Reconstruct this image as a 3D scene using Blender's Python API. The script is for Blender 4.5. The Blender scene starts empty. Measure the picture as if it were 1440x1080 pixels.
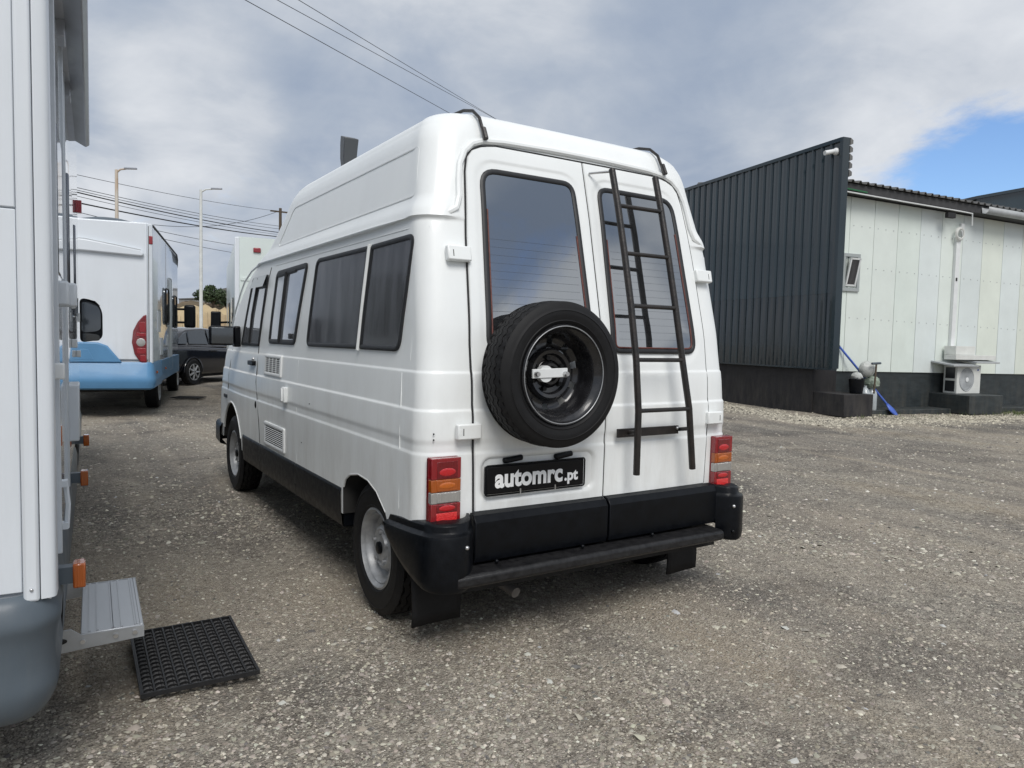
import bpy, bmesh, math, random
import numpy as np
from mathutils import Vector, Matrix
R = math.radians
random.seed(7); rng = np.random.default_rng(11)
S = bpy.context.scene; COL = S.collection

# ------------------------------------------------------------------ camera, sky, sun, exposure
YAW, PITCH, ROLL = 0.5702, 0.0615, 0.02253
CAM = Vector((-2.238, -3.259, 1.355))
fw = Vector((math.sin(YAW)*math.cos(PITCH), math.cos(YAW)*math.cos(PITCH), -math.sin(PITCH)))
rt = Vector((math.cos(YAW), -math.sin(YAW), 0)); up = rt.cross(fw)
cr, sr = math.cos(ROLL), math.sin(ROLL)
cx = rt*cr + up*sr; cy = up*cr - rt*sr
cd = bpy.data.cameras.new('camera'); cam = bpy.data.objects.new('camera', cd); COL.objects.link(cam)
M = Matrix((cx, cy, -fw)).transposed().to_4x4(); M.translation = CAM
cam.matrix_world = M
cd.sensor_width = 36; cd.lens = 1012.8/1440*36; cd.clip_end = 3000; cd.clip_start = 0.05
S.camera = cam

SUN_EL, SUN_AZ = 50, 199          # azimuth clockwise from +y: behind the camera, slightly right
W = bpy.data.worlds.new('World'); S.world = W; W.use_nodes = True
wn = W.node_tree; wn.nodes.clear()
def wN(t, **k):
    n = wn.nodes.new(t)
    for a, b in k.items(): setattr(n, a, b)
    return n
def wmath(op, a, b=None, c=None, clamp=False):
    n = wN('ShaderNodeMath', operation=op, use_clamp=clamp)
    for i, v in enumerate((a, b, c)):
        if v is None: continue
        if isinstance(v, (int, float)): n.inputs[i].default_value = v
        else: wn.links.new(v, n.inputs[i])
    return n.outputs[0]
def wvm(op, a, b=None):
    n = wN('ShaderNodeVectorMath', operation=op)
    for i, v in enumerate((a, b)):
        if v is None: continue
        if isinstance(v, (tuple, list)): n.inputs[i].default_value = v
        else: wn.links.new(v, n.inputs[i])
    return n
sky = wN('ShaderNodeTexSky', sky_type='NISHITA', sun_disc=False)
sky.sun_elevation = R(SUN_EL); sky.sun_rotation = R(SUN_AZ); sky.air_density = 1.0; sky.dust_density = 0.6
tc = wN('ShaderNodeTexCoord')
dirn = wvm('NORMALIZE', tc.outputs['Generated']).outputs[0]
sep = wN('ShaderNodeSeparateXYZ'); wn.links.new(dirn, sep.inputs[0])
zc = wmath('MAXIMUM', sep.outputs[2], 0.0)
den = wmath('ADD', zc, 0.36)
cmb = wN('ShaderNodeCombineXYZ')
wn.links.new(wmath('DIVIDE', sep.outputs[0], den), cmb.inputs[0])
wn.links.new(wmath('DIVIDE', sep.outputs[1], den), cmb.inputs[1])
def wnoise(vec, scale, detail, rough, dist=0.0, off=(0, 0, 0)):
    a = wvm('ADD', vec, off).outputs[0]
    n = wN('ShaderNodeTexNoise'); wn.links.new(a, n.inputs['Vector'])
    n.inputs['Scale'].default_value = scale; n.inputs['Detail'].default_value = detail
    n.inputs['Roughness'].default_value = rough; n.inputs['Distortion'].default_value = dist
    return n.outputs['Fac']
def wramp(v, stops, interp='EASE'):
    n = wN('ShaderNodeValToRGB'); wn.links.new(v, n.inputs[0]); n.color_ramp.interpolation = interp
    els = n.color_ramp.elements
    while len(els) < len(stops): els.new(0.5)
    for e, (p, c) in zip(els, stops): e.position = p; e.color = (*c, 1) if len(c) == 3 else c
    return n.outputs[0]
def wdirspot(az, el, cos0, cos1):
    """soft cloud-gap weight round a sky direction"""
    a, e = R(az), R(el)
    d = wvm('DOT_PRODUCT', dirn, (math.sin(a)*math.cos(e), math.cos(a)*math.cos(e), math.sin(e))).outputs['Value']
    n = wN('ShaderNodeMapRange', interpolation_type='SMOOTHSTEP'); wn.links.new(d, n.inputs[0])
    n.inputs[1].default_value = cos0; n.inputs[2].default_value = cos1
    return n.outputs[0]
vec = cmb.outputs[0]
big = wnoise(vec, 0.95, 7, 0.52, 0.35, (3.1, 7.7, 0))
fine = wnoise(vec, 3.0, 8, 0.55, 0.4, (1.3, 2.2, 0))
hole = wnoise(vec, 1.9, 9, 0.62, 0.6, (9.4, 4.1, 0))
bil = wmath('ABSOLUTE', wmath('SUBTRACT', wnoise(vec, 3.4, 9, 0.6, 0.6, (5, 1, 0)), 0.5))
shade = wmath('ADD', wmath('MULTIPLY', big, 0.66), wmath('MULTIPLY', fine, 0.34))
shade = wmath('SUBTRACT', wmath('ADD', shade, 0.012), wmath('MULTIPLY', bil, 0.16))
b1 = wmath('MULTIPLY', wdirspot(9, 15.5, .992, .9998), 0.13)      # bright heap of cloud
b2 = wmath('MULTIPLY', wdirspot(59, 16.5, .975, .999), 0.10)
d1 = wmath('MULTIPLY', wdirspot(48, 24, .978, .999), -0.08)      # grey-blue band
shade = wmath('ADD', wmath('ADD', shade, b1), wmath('ADD', b2, d1))
b3 = wmath('ADD', wmath('MULTIPLY', wdirspot(139, 17.5, .980, .995), 0.45), wmath('MULTIPLY', wdirspot(18, 10, .97, .999), -0.05))        # bright cumulus behind the camera
d3 = wmath('MULTIPLY', wdirspot(139, 29, .985, .998), -0.20)
shade = wmath('ADD', shade, wmath('ADD', b3, d3))
cloudr = wramp(shade, [(0.34, (.150, .186, .250)), (0.45, (.222, .252, .300)), (0.53, (.290, .310, .342)), (0.65, (.42, .432, .45))], 'B_SPLINE')
_cs = wN('ShaderNodeVectorMath', operation='SCALE'); wn.links.new(cloudr, _cs.inputs[0]); _cs.inputs['Scale'].default_value = 9.6
cloud = _cs.outputs[0]
gap = wmath('ADD', hole, wmath('MULTIPLY', wdirspot(66.5, 10.2, .9895, .9995), 0.33))
gap = wmath('ADD', gap, wmath('MULTIPLY', wdirspot(143, 28, .988, .9995), 0.10))
gap = wmath('ADD', gap, wmath('MULTIPLY', wdirspot(9.5, 17.8, .9985, .9999), 0.07))
gmask = wramp(gap, [(0.59, (0, 0, 0)), (0.84, (1, 1, 1))])
skb = wvm('MULTIPLY', sky.outputs[0], (.56, .66, .80))
mix = wN('ShaderNodeMix', data_type='RGBA'); wn.links.new(gmask, mix.inputs[0])
wn.links.new(cloud, mix.inputs[6]); wn.links.new(skb.outputs[0], mix.inputs[7])
bg = wN('ShaderNodeBackground'); bg.inputs['Strength'].default_value = 0.1
wn.links.new(mix.outputs[2], bg.inputs[0])
wo = wN('ShaderNodeOutputWorld'); wn.links.new(bg.outputs[0], wo.inputs[0])

sl = bpy.data.lights.new('sun', 'SUN'); sl.energy = 1.15; sl.angle = R(30); sl.color = (1, 0.965, 0.92)
so = bpy.data.objects.new('sun', sl); COL.objects.link(so)
a, e = R(SUN_AZ), R(SUN_EL)
so.rotation_euler = Vector((math.sin(a)*math.cos(e), math.cos(a)*math.cos(e), math.sin(e))).to_track_quat('Z', 'Y').to_euler()
so.location = (0, -20, 20)
S.view_settings.view_transform = 'Standard'; S.view_settings.look = 'None'
S.view_settings.gamma = 1; S.view_settings.use_curve_mapping = False
S.view_settings.exposure = 1.04
S.render.engine = 'CYCLES'
S.cycles.max_bounces = 8; S.cycles.diffuse_bounces = 6

# ------------------------------------------------------------------ materials
def mat(name, col, rough=0.5, metal=0.0, coat=0.0, spec=0.5, var=0.0, vscale=8.0, bump=0.0, bscale=60.0,
        rvar=0.0, col2=None, trans=0.0, ior=1.5, alpha=1.0, coatr=0.05, stretch=None, emit=None):
    m = bpy.data.materials.new(name); m.use_nodes = True
    nt = m.node_tree; b = nt.nodes['Principled BSDF']; L = nt.links.new
    b.inputs['Base Color'].default_value = (*col, 1); b.inputs['Roughness'].default_value = rough
    b.inputs['Metallic'].default_value = metal; b.inputs['Coat Weight'].default_value = coat
    b.inputs['Coat Roughness'].default_value = coatr
    b.inputs['Specular IOR Level'].default_value = spec; b.inputs['IOR'].default_value = ior
    b.inputs['Transmission Weight'].default_value = trans; b.inputs['Alpha'].default_value = alpha
    if var or bump or rvar or col2:
        t = nt.nodes.new('ShaderNodeTexCoord'); mp = nt.nodes.new('ShaderNodeMapping')
        L(t.outputs['Object'], mp.inputs[0])
        if stretch: mp.inputs['Scale'].default_value = stretch
        n = nt.nodes.new('ShaderNodeTexNoise'); n.inputs['Scale'].default_value = vscale; n.inputs['Detail'].default_value = 6
        n.inputs['Roughness'].default_value = 0.6
        L(mp.outputs[0], n.inputs['Vector'])
        if var or col2:
            rp = nt.nodes.new('ShaderNodeValToRGB'); L(n.outputs[0], rp.inputs[0])
            c2 = col2 if col2 else tuple(c*(1-var) for c in col)
            rp.color_ramp.elements[0].position = 0.35; rp.color_ramp.elements[1].position = 0.65
            rp.color_ramp.elements[0].color = (*c2, 1)
            rp.color_ramp.elements[1].color = (*(col if col2 else tuple(min(1, c*(1+var*.4)) for c in col)), 1)
            L(rp.outputs[0], b.inputs['Base Color'])
        if rvar:
            mr = nt.nodes.new('ShaderNodeMapRange'); L(n.outputs[0], mr.inputs[0])
            mr.inputs[1].default_value = .3; mr.inputs[2].default_value = .7
            mr.inputs[3].default_value = max(0.01, rough-rvar); mr.inputs[4].default_value = min(1, rough+rvar)
            L(mr.outputs[0], b.inputs['Roughness'])
        if bump:
            n2 = nt.nodes.new('ShaderNodeTexNoise'); n2.inputs['Scale'].default_value = bscale; n2.inputs['Detail'].default_value = 4
            L(mp.outputs[0], n2.inputs['Vector'])
            bp = nt.nodes.new('ShaderNodeBump'); bp.inputs['Strength'].default_value = bump; bp.inputs['Distance'].default_value = 0.01
            L(n2.outputs[0], bp.inputs['Height']); L(bp.outputs[0], b.inputs['Normal'])
    return m
WHITE = mat('white_paint', (.85, .875, .87), .36, coat=.25, coatr=.12, spec=.4, var=.03, vscale=2.2, bump=.015, bscale=7, rvar=.06)
def tone(m, amt):
    nt = m.node_tree; b = nt.nodes['Principled BSDF']; oi = nt.nodes.new('ShaderNodeObjectInfo'); mr = nt.nodes.new('ShaderNodeMapRange')
    nt.links.new(oi.outputs['Random'], mr.inputs[0]); mr.inputs[3].default_value = 1-amt; mr.inputs[4].default_value = 1+amt*.5
    v = nt.nodes.new('ShaderNodeVectorMath'); v.operation = 'SCALE'; nt.links.new(mr.outputs[0], v.inputs['Scale'])
    src = b.inputs['Base Color'].links[0].from_socket; nt.links.new(src, v.inputs[0]); nt.links.new(v.outputs[0], b.inputs['Base Color'])
def grime(m, z0, z1, amt, col=(.36, .33, .28), sc=(3, 3, .7)):
    nt = m.node_tree; L = nt.links.new; b = nt.nodes['Principled BSDF']
    t = nt.nodes.new('ShaderNodeTexCoord'); mp = nt.nodes.new('ShaderNodeMapping'); mp.inputs['Scale'].default_value = sc; L(t.outputs['Object'], mp.inputs[0])
    n = nt.nodes.new('ShaderNodeTexNoise'); n.inputs['Scale'].default_value = 2.4; n.inputs['Detail'].default_value = 9; n.inputs['Roughness'].default_value = .7; L(mp.outputs[0], n.inputs['Vector'])
    rp = nt.nodes.new('ShaderNodeMapRange'); L(n.outputs[0], rp.inputs[0]); rp.inputs[1].default_value = .42; rp.inputs[2].default_value = .75
    sx = nt.nodes.new('ShaderNodeSeparateXYZ'); L(t.outputs['Object'], sx.inputs[0])
    hz = nt.nodes.new('ShaderNodeMapRange'); L(sx.outputs[2], hz.inputs[0]); hz.inputs[1].default_value = z1; hz.inputs[2].default_value = z0; hz.inputs[3].default_value = .12; hz.inputs[4].default_value = 1
    mu = nt.nodes.new('ShaderNodeMath'); mu.operation = 'MULTIPLY'; L(rp.outputs[0], mu.inputs[0]); L(hz.outputs[0], mu.inputs[1])
    m2 = nt.nodes.new('ShaderNodeMath'); m2.operation = 'MULTIPLY'; L(mu.outputs[0], m2.inputs[0]); m2.inputs[1].default_value = amt
    mx = nt.nodes.new('ShaderNodeMix'); mx.data_type = 'RGBA'; L(m2.outputs[0], mx.inputs[0]); mx.inputs[7].default_value = (*col, 1)
    L(b.inputs['Base Color'].links[0].from_socket, mx.inputs[6]); L(mx.outputs[2], b.inputs['Base Color'])
grime(WHITE, .55, 1.25, .38)
WHITE2 = mat('white_side_paint', (.78, .80, .79), .25, coat=.8, var=.03, vscale=2.0, bump=.012, bscale=7)
SEAM = mat('seam_rubber', (.02, .02, .022), .8)
PLASTIC = mat('black_plastic', (.003, .004, .006), .38, var=.35, vscale=25, bump=.08, bscale=260, rvar=.08, spec=.24)
PLASTIC2 = mat('worn_black_plastic', (.007, .007, .008), .42, col2=(.022, .022, .023), vscale=30, bump=.15, bscale=120, spec=.35)
RUBBER = mat('rubber', (.006, .006, .0068), .66, spec=.35, var=.3, vscale=30, bump=.1, bscale=200)
GLASS = mat('tinted_glass', (.17, .18, .20), .05, metal=.85, rvar=.03, vscale=6)
GLASSR = mat('rear_tinted_glass', (.35, .365, .38), .02, metal=.95)
GLASSS = mat('side_glass', (.12, .12, .13), .16, metal=.55, var=.35, vscale=5, stretch=(2, 2.2, .35), rvar=.08)
GLASSL = mat('pale_glass', (.50, .52, .55), .08, metal=.7, var=.12, vscale=4)
SEAL = mat('window_seal', (.017, .018, .02), .5)
SEALRED = mat('orange_sealant', (.15, .05, .04), .6, var=.3, vscale=40)
BAR = mat('black_painted_steel', (.010, .010, .010), .42, col2=(.026, .020, .017), vscale=20, bump=.15, bscale=90)
BLACKRIM = mat('black_rim', (.016, .016, .018), .24, coat=.4, var=.4, vscale=18, rvar=.1)
SILVER = mat('silver_rim', (.36, .37, .38), .42, metal=.35, var=.3, vscale=14)
CHROME = mat('bare_steel', (.6, .6, .6), .3, metal=.9)
RED = mat('red_lens', (.26, .010, .015), .12, coat=1, bump=.5, bscale=8, stretch=(40, 1, 1))
REDD = mat('deep_red_lens', (.17, .004, .008), .1, coat=1, bump=.6, bscale=8, stretch=(40, 1, 1))
REDB = mat('red_reflector', (.75, .035, .035), .2, coat=1, bump=.5, bscale=150)
REDH = mat('red_glow_tint', (.55, .010, .016), .15, coat=1, bump=.6, bscale=8, stretch=(40, 1, 1))  # this red and the amber below have bulb glow put into their colour
AMBH = mat('amber_glow_tint', (.55, .13, .01), .15, coat=1, bump=.6, bscale=8, stretch=(40, 1, 1))
AMBER = mat('amber_lens', (.38, .085, .008), .15, coat=1, bump=.5, bscale=8, stretch=(40, 1, 1))
CLEAR = mat('clear_lens', (.42, .41, .39), .15, coat=1, bump=.6, bscale=8, stretch=(40, 1, 1), metal=.3)
PLATE = mat('plate_black', (.004, .004, .005), .35, spec=.25)
LETTER = mat('white_lettering', (.88, .89, .89), .7, spec=.2)
DARK = mat('dark_underbody', (.02, .019, .018), .9, var=.4, vscale=12)
ALU = mat('aluminium', (.46, .48, .50), .42, metal=.55, var=.14, vscale=10, stretch=(1, .15, 1), rvar=.1)
GREY = mat('grey_bumper', (.085, .108, .130), .46, coat=.06, var=.12, vscale=6, rvar=.08)
RVW = mat('motorhome_white', (.70, .74, .78), .35, coat=.15, var=.03, vscale=1.5)
RVGLOSS = mat('motorhome_gloss_side', (.66, .70, .74), .10, coat=.8, var=.03, vscale=1.2, coatr=.02)
RVTRIM = mat('motorhome_trim', (.62, .66, .70), .35, var=.05, vscale=8)
AWN = mat('awning_grey', (.42, .44, .48), .35, metal=.3, var=.08)
BLUE = mat('blue_paint', (.10, .25, .44), .4, coat=.15, spec=.35, var=.08, vscale=3)
TRW = mat('greenish_white_panel', (.66, .73, .70), .35, coat=.3, var=.04, vscale=1.5)
CARP = mat('car_dark_paint', (.005, .006, .011), .15, coat=.5)
CARG = mat('car_glass', (.10, .11, .12), .04, metal=.8)
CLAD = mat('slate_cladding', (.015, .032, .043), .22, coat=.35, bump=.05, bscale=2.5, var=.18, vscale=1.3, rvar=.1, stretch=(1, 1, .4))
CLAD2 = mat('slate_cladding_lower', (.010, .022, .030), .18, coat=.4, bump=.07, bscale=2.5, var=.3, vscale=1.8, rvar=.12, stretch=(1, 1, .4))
PLINTH = mat('black_plinth', (.018, .017, .019), .8, var=.3, vscale=3, bump=.2, bscale=30)
PLINTH2 = mat('dark_green_plinth', (.026, .034, .037), .55, var=.35, vscale=4, bump=.1, stretch=(1, 1, 3))
PANELS = [mat('wall_panel_%s' % n, c, .5, var=.05, vscale=1.6, bump=.03, bscale=8) for n, c in
          (('mint', (.715, .785, .735)), ('pale', (.735, .795, .75)), ('blue', (.70, .76, .75)), ('cream', (.72, .77, .695)))]
for _m in PANELS: tone(_m, .05); grime(_m, .8, 2.6, .22, (.40, .42, .34), (1.2, 1.2, .35))
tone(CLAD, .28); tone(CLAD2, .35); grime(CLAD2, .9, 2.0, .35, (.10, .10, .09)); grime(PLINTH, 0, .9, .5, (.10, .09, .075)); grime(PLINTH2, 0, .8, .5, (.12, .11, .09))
grime(RVW, .6, 2.6, .25, (.38, .38, .36), (3, 3, .25)); grime(GREY, .2, .65, .30, (.22, .21, .19))
ROOFM = mat('roof_sheet', (.16, .16, .155), .6, var=.3, vscale=4)
FASC = mat('dark_fascia', (.05, .05, .052), .7, var=.3)
GUT = mat('gutter_grey', (.42, .44, .45), .45, var=.15)
PVC = mat('white_pvc', (.74, .76, .76), .45, var=.05)
ACW = mat('ac_white', (.66, .67, .64), .45, var=.08, vscale=5)
DKWIN = mat('dark_opening', (.02, .022, .025), .3)
POST = mat('post_paint', (.66, .65, .60), .6, col2=(.50, .38, .27), vscale=2.2, stretch=(1, 1, .4))
POSTW = mat('post_white', (.68, .70, .68), .6, var=.1)
WIRE = mat('cable_black', (.02, .02, .022), .7)
SAND = mat('sand', (.50, .40, .24), .95, col2=(.30, .22, .13), vscale=.12, bump=.6, bscale=.6)
SCRUB = mat('scrub_hill', (.17, .12, .075), .95, col2=(.09, .075, .045), vscale=.4, bump=.6, bscale=1.2)
LEAF = mat('leaf', (.045, .075, .028), .7, var=.5, vscale=1.2)
BARK = mat('bark', (.09, .07, .05), .9)
HOUSE = mat('grey_render', (.30, .30, .29), .9, var=.2, vscale=.5)
BROOM = mat('blue_plastic', (.07, .14, .52), .4, var=.2)
BAG = mat('plastic_bag', (.5, .52, .5), .45, var=.2, vscale=14, bump=.5, bscale=30)
BAGG = mat('green_bag', (.30, .36, .29), .5, var=.3, vscale=30, bump=.5, bscale=30)
BOTTLE = mat('cloudy_plastic', (.42, .46, .48), .25, var=.15, coat=.5)
GRASS = mat('dry_grass', (.10, .13, .045), .9, var=.4, vscale=3)
MATR = mat('rubber_mat', (.013, .013, .014), .55, var=.3, vscale=30)

# ------------------------------------------------------------------ helpers
def tag(o, label=None, cat=None, group=None, kind=None):
    if label: o['label'] = label
    if cat: o['category'] = cat
    if group: o['group'] = group
    if kind: o['kind'] = kind
    return o
def thing(name, label, cat, loc=(0, 0, 0), rz=0, group=None):
    o = bpy.data.objects.new(name, None); COL.objects.link(o); o.empty_display_size = .2
    o.location = loc; o.rotation_euler = (0, 0, rz)
    return tag(o, label, cat, group)
def rot3(rx=0, ry=0, rz=0):
    return Matrix.Rotation(rz, 3, 'Z') @ Matrix.Rotation(ry, 3, 'Y') @ Matrix.Rotation(rx, 3, 'X')
class MB:
    def __init__(s): s.v = []; s.f = []; s.m = []; s.mi = 0
    def add(s, V, F):
        b = len(s.v); s.v += [tuple(p) for p in V]
        for f in F: s.f.append([b+i for i in f]); s.m.append(s.mi)
        return s
    def box(s, x0, x1, y0, y1, z0, z1):
        V = [(x, y, z) for z in (z0, z1) for y in (y0, y1) for x in (x0, x1)]
        return s.add(V, [(0, 2, 3, 1), (4, 5, 7, 6), (0, 1, 5, 4), (2, 6, 7, 3), (0, 4, 6, 2), (1, 3, 7, 5)])
    def obox(s, c, sz, r=None):
        r = r or Matrix.Identity(3); c = Vector(c)
        V = [c + r @ Vector((x*sz[0]/2, y*sz[1]/2, z*sz[2]/2)) for z in (-1, 1) for y in (-1, 1) for x in (-1, 1)]
        return s.add(V, [(0, 2, 3, 1), (4, 5, 7, 6), (0, 1, 5, 4), (2, 6, 7, 3), (0, 4, 6, 2), (1, 3, 7, 5)])
    def prism(s, poly, a0, a1, fn):
        """poly in 2d, extruded from a0 to a1; fn(u,v,a)->point"""
        n = len(poly); V = [fn(u, v, a0) for u, v in poly] + [fn(u, v, a1) for u, v in poly]
        F = [tuple(range(n))[::-1], tuple(range(n, 2*n))] + [(i, (i+1) % n, n+(i+1) % n, n+i) for i in range(n)]
        return s.add(V, F)
    def tube(s, P, r, n=8, closed=False, cap=True):
        P = [Vector(p) for p in P]; N = len(P); rs = r if isinstance(r, (list, tuple)) else [r]*N
        T = []
        for i in range(N):
            a = P[(i-1) % N] if (closed or i > 0) else P[i]; b = P[(i+1) % N] if (closed or i < N-1) else P[i]
            t = (b-a); T.append(t.normalized() if t.length > 1e-9 else Vector((0, 0, 1)))
        u = T[0].orthogonal().normalized(); V = []
        for i in range(N):
            u = (u - T[i]*u.dot(T[i])); u = u.normalized() if u.length > 1e-6 else T[i].orthogonal().normalized()
            w = T[i].cross(u)
            V += [P[i] + (u*math.cos(2*math.pi*k/n) + w*math.sin(2*math.pi*k/n))*rs[i] for k in range(n)]
        F = [(i*n+k, i*n+(k+1) % n, ((i+1) % N)*n+(k+1) % n, ((i+1) % N)*n+k) for i in range(N if closed else N-1) for k in range(n)]
        if not closed and cap: F += [tuple(range(n))[::-1], tuple((N-1)*n+k for k in range(n))]
        return s.add(V, F)
    def grid(s, rows, closed=False):
        n = len(rows[0]); V = [p for r_ in rows for p in r_]
        F = [(i*n+k, i*n+(k+1) % n, (i+1)*n+(k+1) % n, (i+1)*n+k) for i in range(len(rows)-1) for k in range(n if closed else n-1)]
        return s.add(V, F)
    def lathe(s, prof, n, fn, skip=None, closed=True):
        """prof [(r, a)], fn(r,theta,a)->pt"""
        rows = [[fn(r_, 2*math.pi*k/n, a_) for k in range(n)] for r_, a_ in prof]
        V = [p for q in rows for p in q]; F = []
        for i in range(len(rows)-1):
            for k in range(n):
                if skip and skip(i, k): continue
                F.append((i*n+k, i*n+(k+1) % n, (i+1)*n+(k+1) % n, (i+1)*n+k))
        return s.add(V, F)
    def sphere(s, c, r, nu=12, nv=8, jit=0, sc=(1, 1, 1)):
        rows = []
        for i in range(nv+1):
            t = math.pi*i/nv
            rows.append([Vector(c)+Vector((sc[0]*r*math.sin(t)*math.cos(2*math.pi*k/nu), sc[1]*r*math.sin(t)*math.sin(2*math.pi*k/nu), sc[2]*r*math.cos(t)))*(1+random.uniform(-jit, jit)) for k in range(nu)])
        return s.grid(rows, True)
    def build(s, name, m, parent=None, smooth=35, bevel=0, weld=False, recalc=False, seg=2):
        me = bpy.data.meshes.new(name); me.from_pydata(s.v, [], s.f); ms = m if isinstance(m, (list, tuple)) else [m]
        for k in ms: me.materials.append(k)
        if len(ms) > 1: me.polygons.foreach_set('material_index', s.m)
        if weld or recalc:
            bm = bmesh.new(); bm.from_mesh(me)
            if weld: bmesh.ops.remove_doubles(bm, verts=bm.verts, dist=1e-5)
            bmesh.ops.recalc_face_normals(bm, faces=bm.faces); bm.to_mesh(me); bm.free()
        if smooth:
            me.polygons.foreach_set('use_smooth', [True]*len(me.polygons)); me.set_sharp_from_angle(angle=R(smooth))
        me.update()
        o = bpy.data.objects.new(name, me); COL.objects.link(o)
        if parent: o.parent = parent
        if bevel:
            b = o.modifiers.new('bevel', 'BEVEL'); b.width = bevel; b.segments = seg; b.limit_method = 'ANGLE'; b.angle_limit = R(40)
            b.harden_normals = False
        return o
def box(name, m, parent, x0, x1, y0, y1, z0, z1, bevel=.004, seg=2):
    return MB().box(x0, x1, y0, y1, z0, z1).build(name, m, parent, bevel=bevel, seg=seg)
def copy_tree(o, parent=None):
    c = o.copy(); COL.objects.link(c); c.parent = parent
    for ch in list(o.children): copy_tree(ch, c)
    return c
def rpoly(pts, rad, n=6):
    """rounded polygon outline"""
    out = []; N = len(pts)
    for i in range(N):
        p = Vector(pts[i]); a = Vector(pts[i-1]); b = Vector(pts[(i+1) % N]); r_ = rad[i] if isinstance(rad, (list, tuple)) else rad
        d1 = (a-p).normalized(); d2 = (b-p).normalized()
        p1 = p+d1*r_; p2 = p+d2*r_
        for k in range(n+1):
            t = k/n; q = p1*(1-t)**2 + p*2*t*(1-t) + p2*t*t; out.append((q.x, q.y))
    return out
def dens(pts, step=.05):
    out = []
    for i in range(len(pts)):
        a = Vector(pts[i]); b = Vector(pts[(i+1) % len(pts)]); k = max(1, int((b-a).length/step))
        out += [tuple(a.lerp(b, j/k)) for j in range(k)]
    return out
def inset(pts, d):
    N = len(pts); out = []
    ar = sum(pts[i][0]*pts[(i+1) % N][1]-pts[(i+1) % N][0]*pts[i][1] for i in range(N)); sg = 1 if ar > 0 else -1
    for i in range(N):
        a = Vector(pts[i-1]); b = Vector(pts[(i+1) % N]); t = (b-a).normalized()
        out.append((pts[i][0]-t.y*d*sg, pts[i][1]+t.x*d*sg))
    return out
def patch(name, m, parent, pts, fn, off, th=.0, K=8, smooth=35):
    """curved panel: concentric rings on a surface fn(u,v,off)"""
    cxm = sum(p[0] for p in pts)/len(pts); cym = sum(p[1] for p in pts)/len(pts); rows = []
    if th: rows.append([fn(u, v, off-th) for u, v in pts])
    for k in range(K):
        s_ = 1-k/K; rows.append([fn(cxm+(u-cxm)*s_, cym+(v-cym)*s_, off) for u, v in pts])
    rows.append([fn(cxm, cym, off)]*len(pts))
    return MB().grid(rows, True).build(name, m, parent, smooth=smooth, recalc=True)
def band(name, m, parent, pts, fn, off, w, h, th=.012):
    """raised rubber band round an outline"""
    a = pts; b = inset(pts, w*.25); c = inset(pts, w*.75); d = inset(pts, w)
    rows = [[fn(u, v, off-th) for u, v in a], [fn(u, v, off+h*.6) for u, v in a], [fn(u, v, off+h) for u, v in b], [fn(u, v, off+h) for u, v in c],
            [fn(u, v, off+h*.5) for u, v in d], [fn(u, v, off-th) for u, v in d]]
    return MB().grid(rows, True).build(name, m, parent, smooth=50, recalc=True)
def sm(a, b, x):
    t = max(0, min(1, (x-a)/(b-a))); return t*t*(3-2*t)

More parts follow.
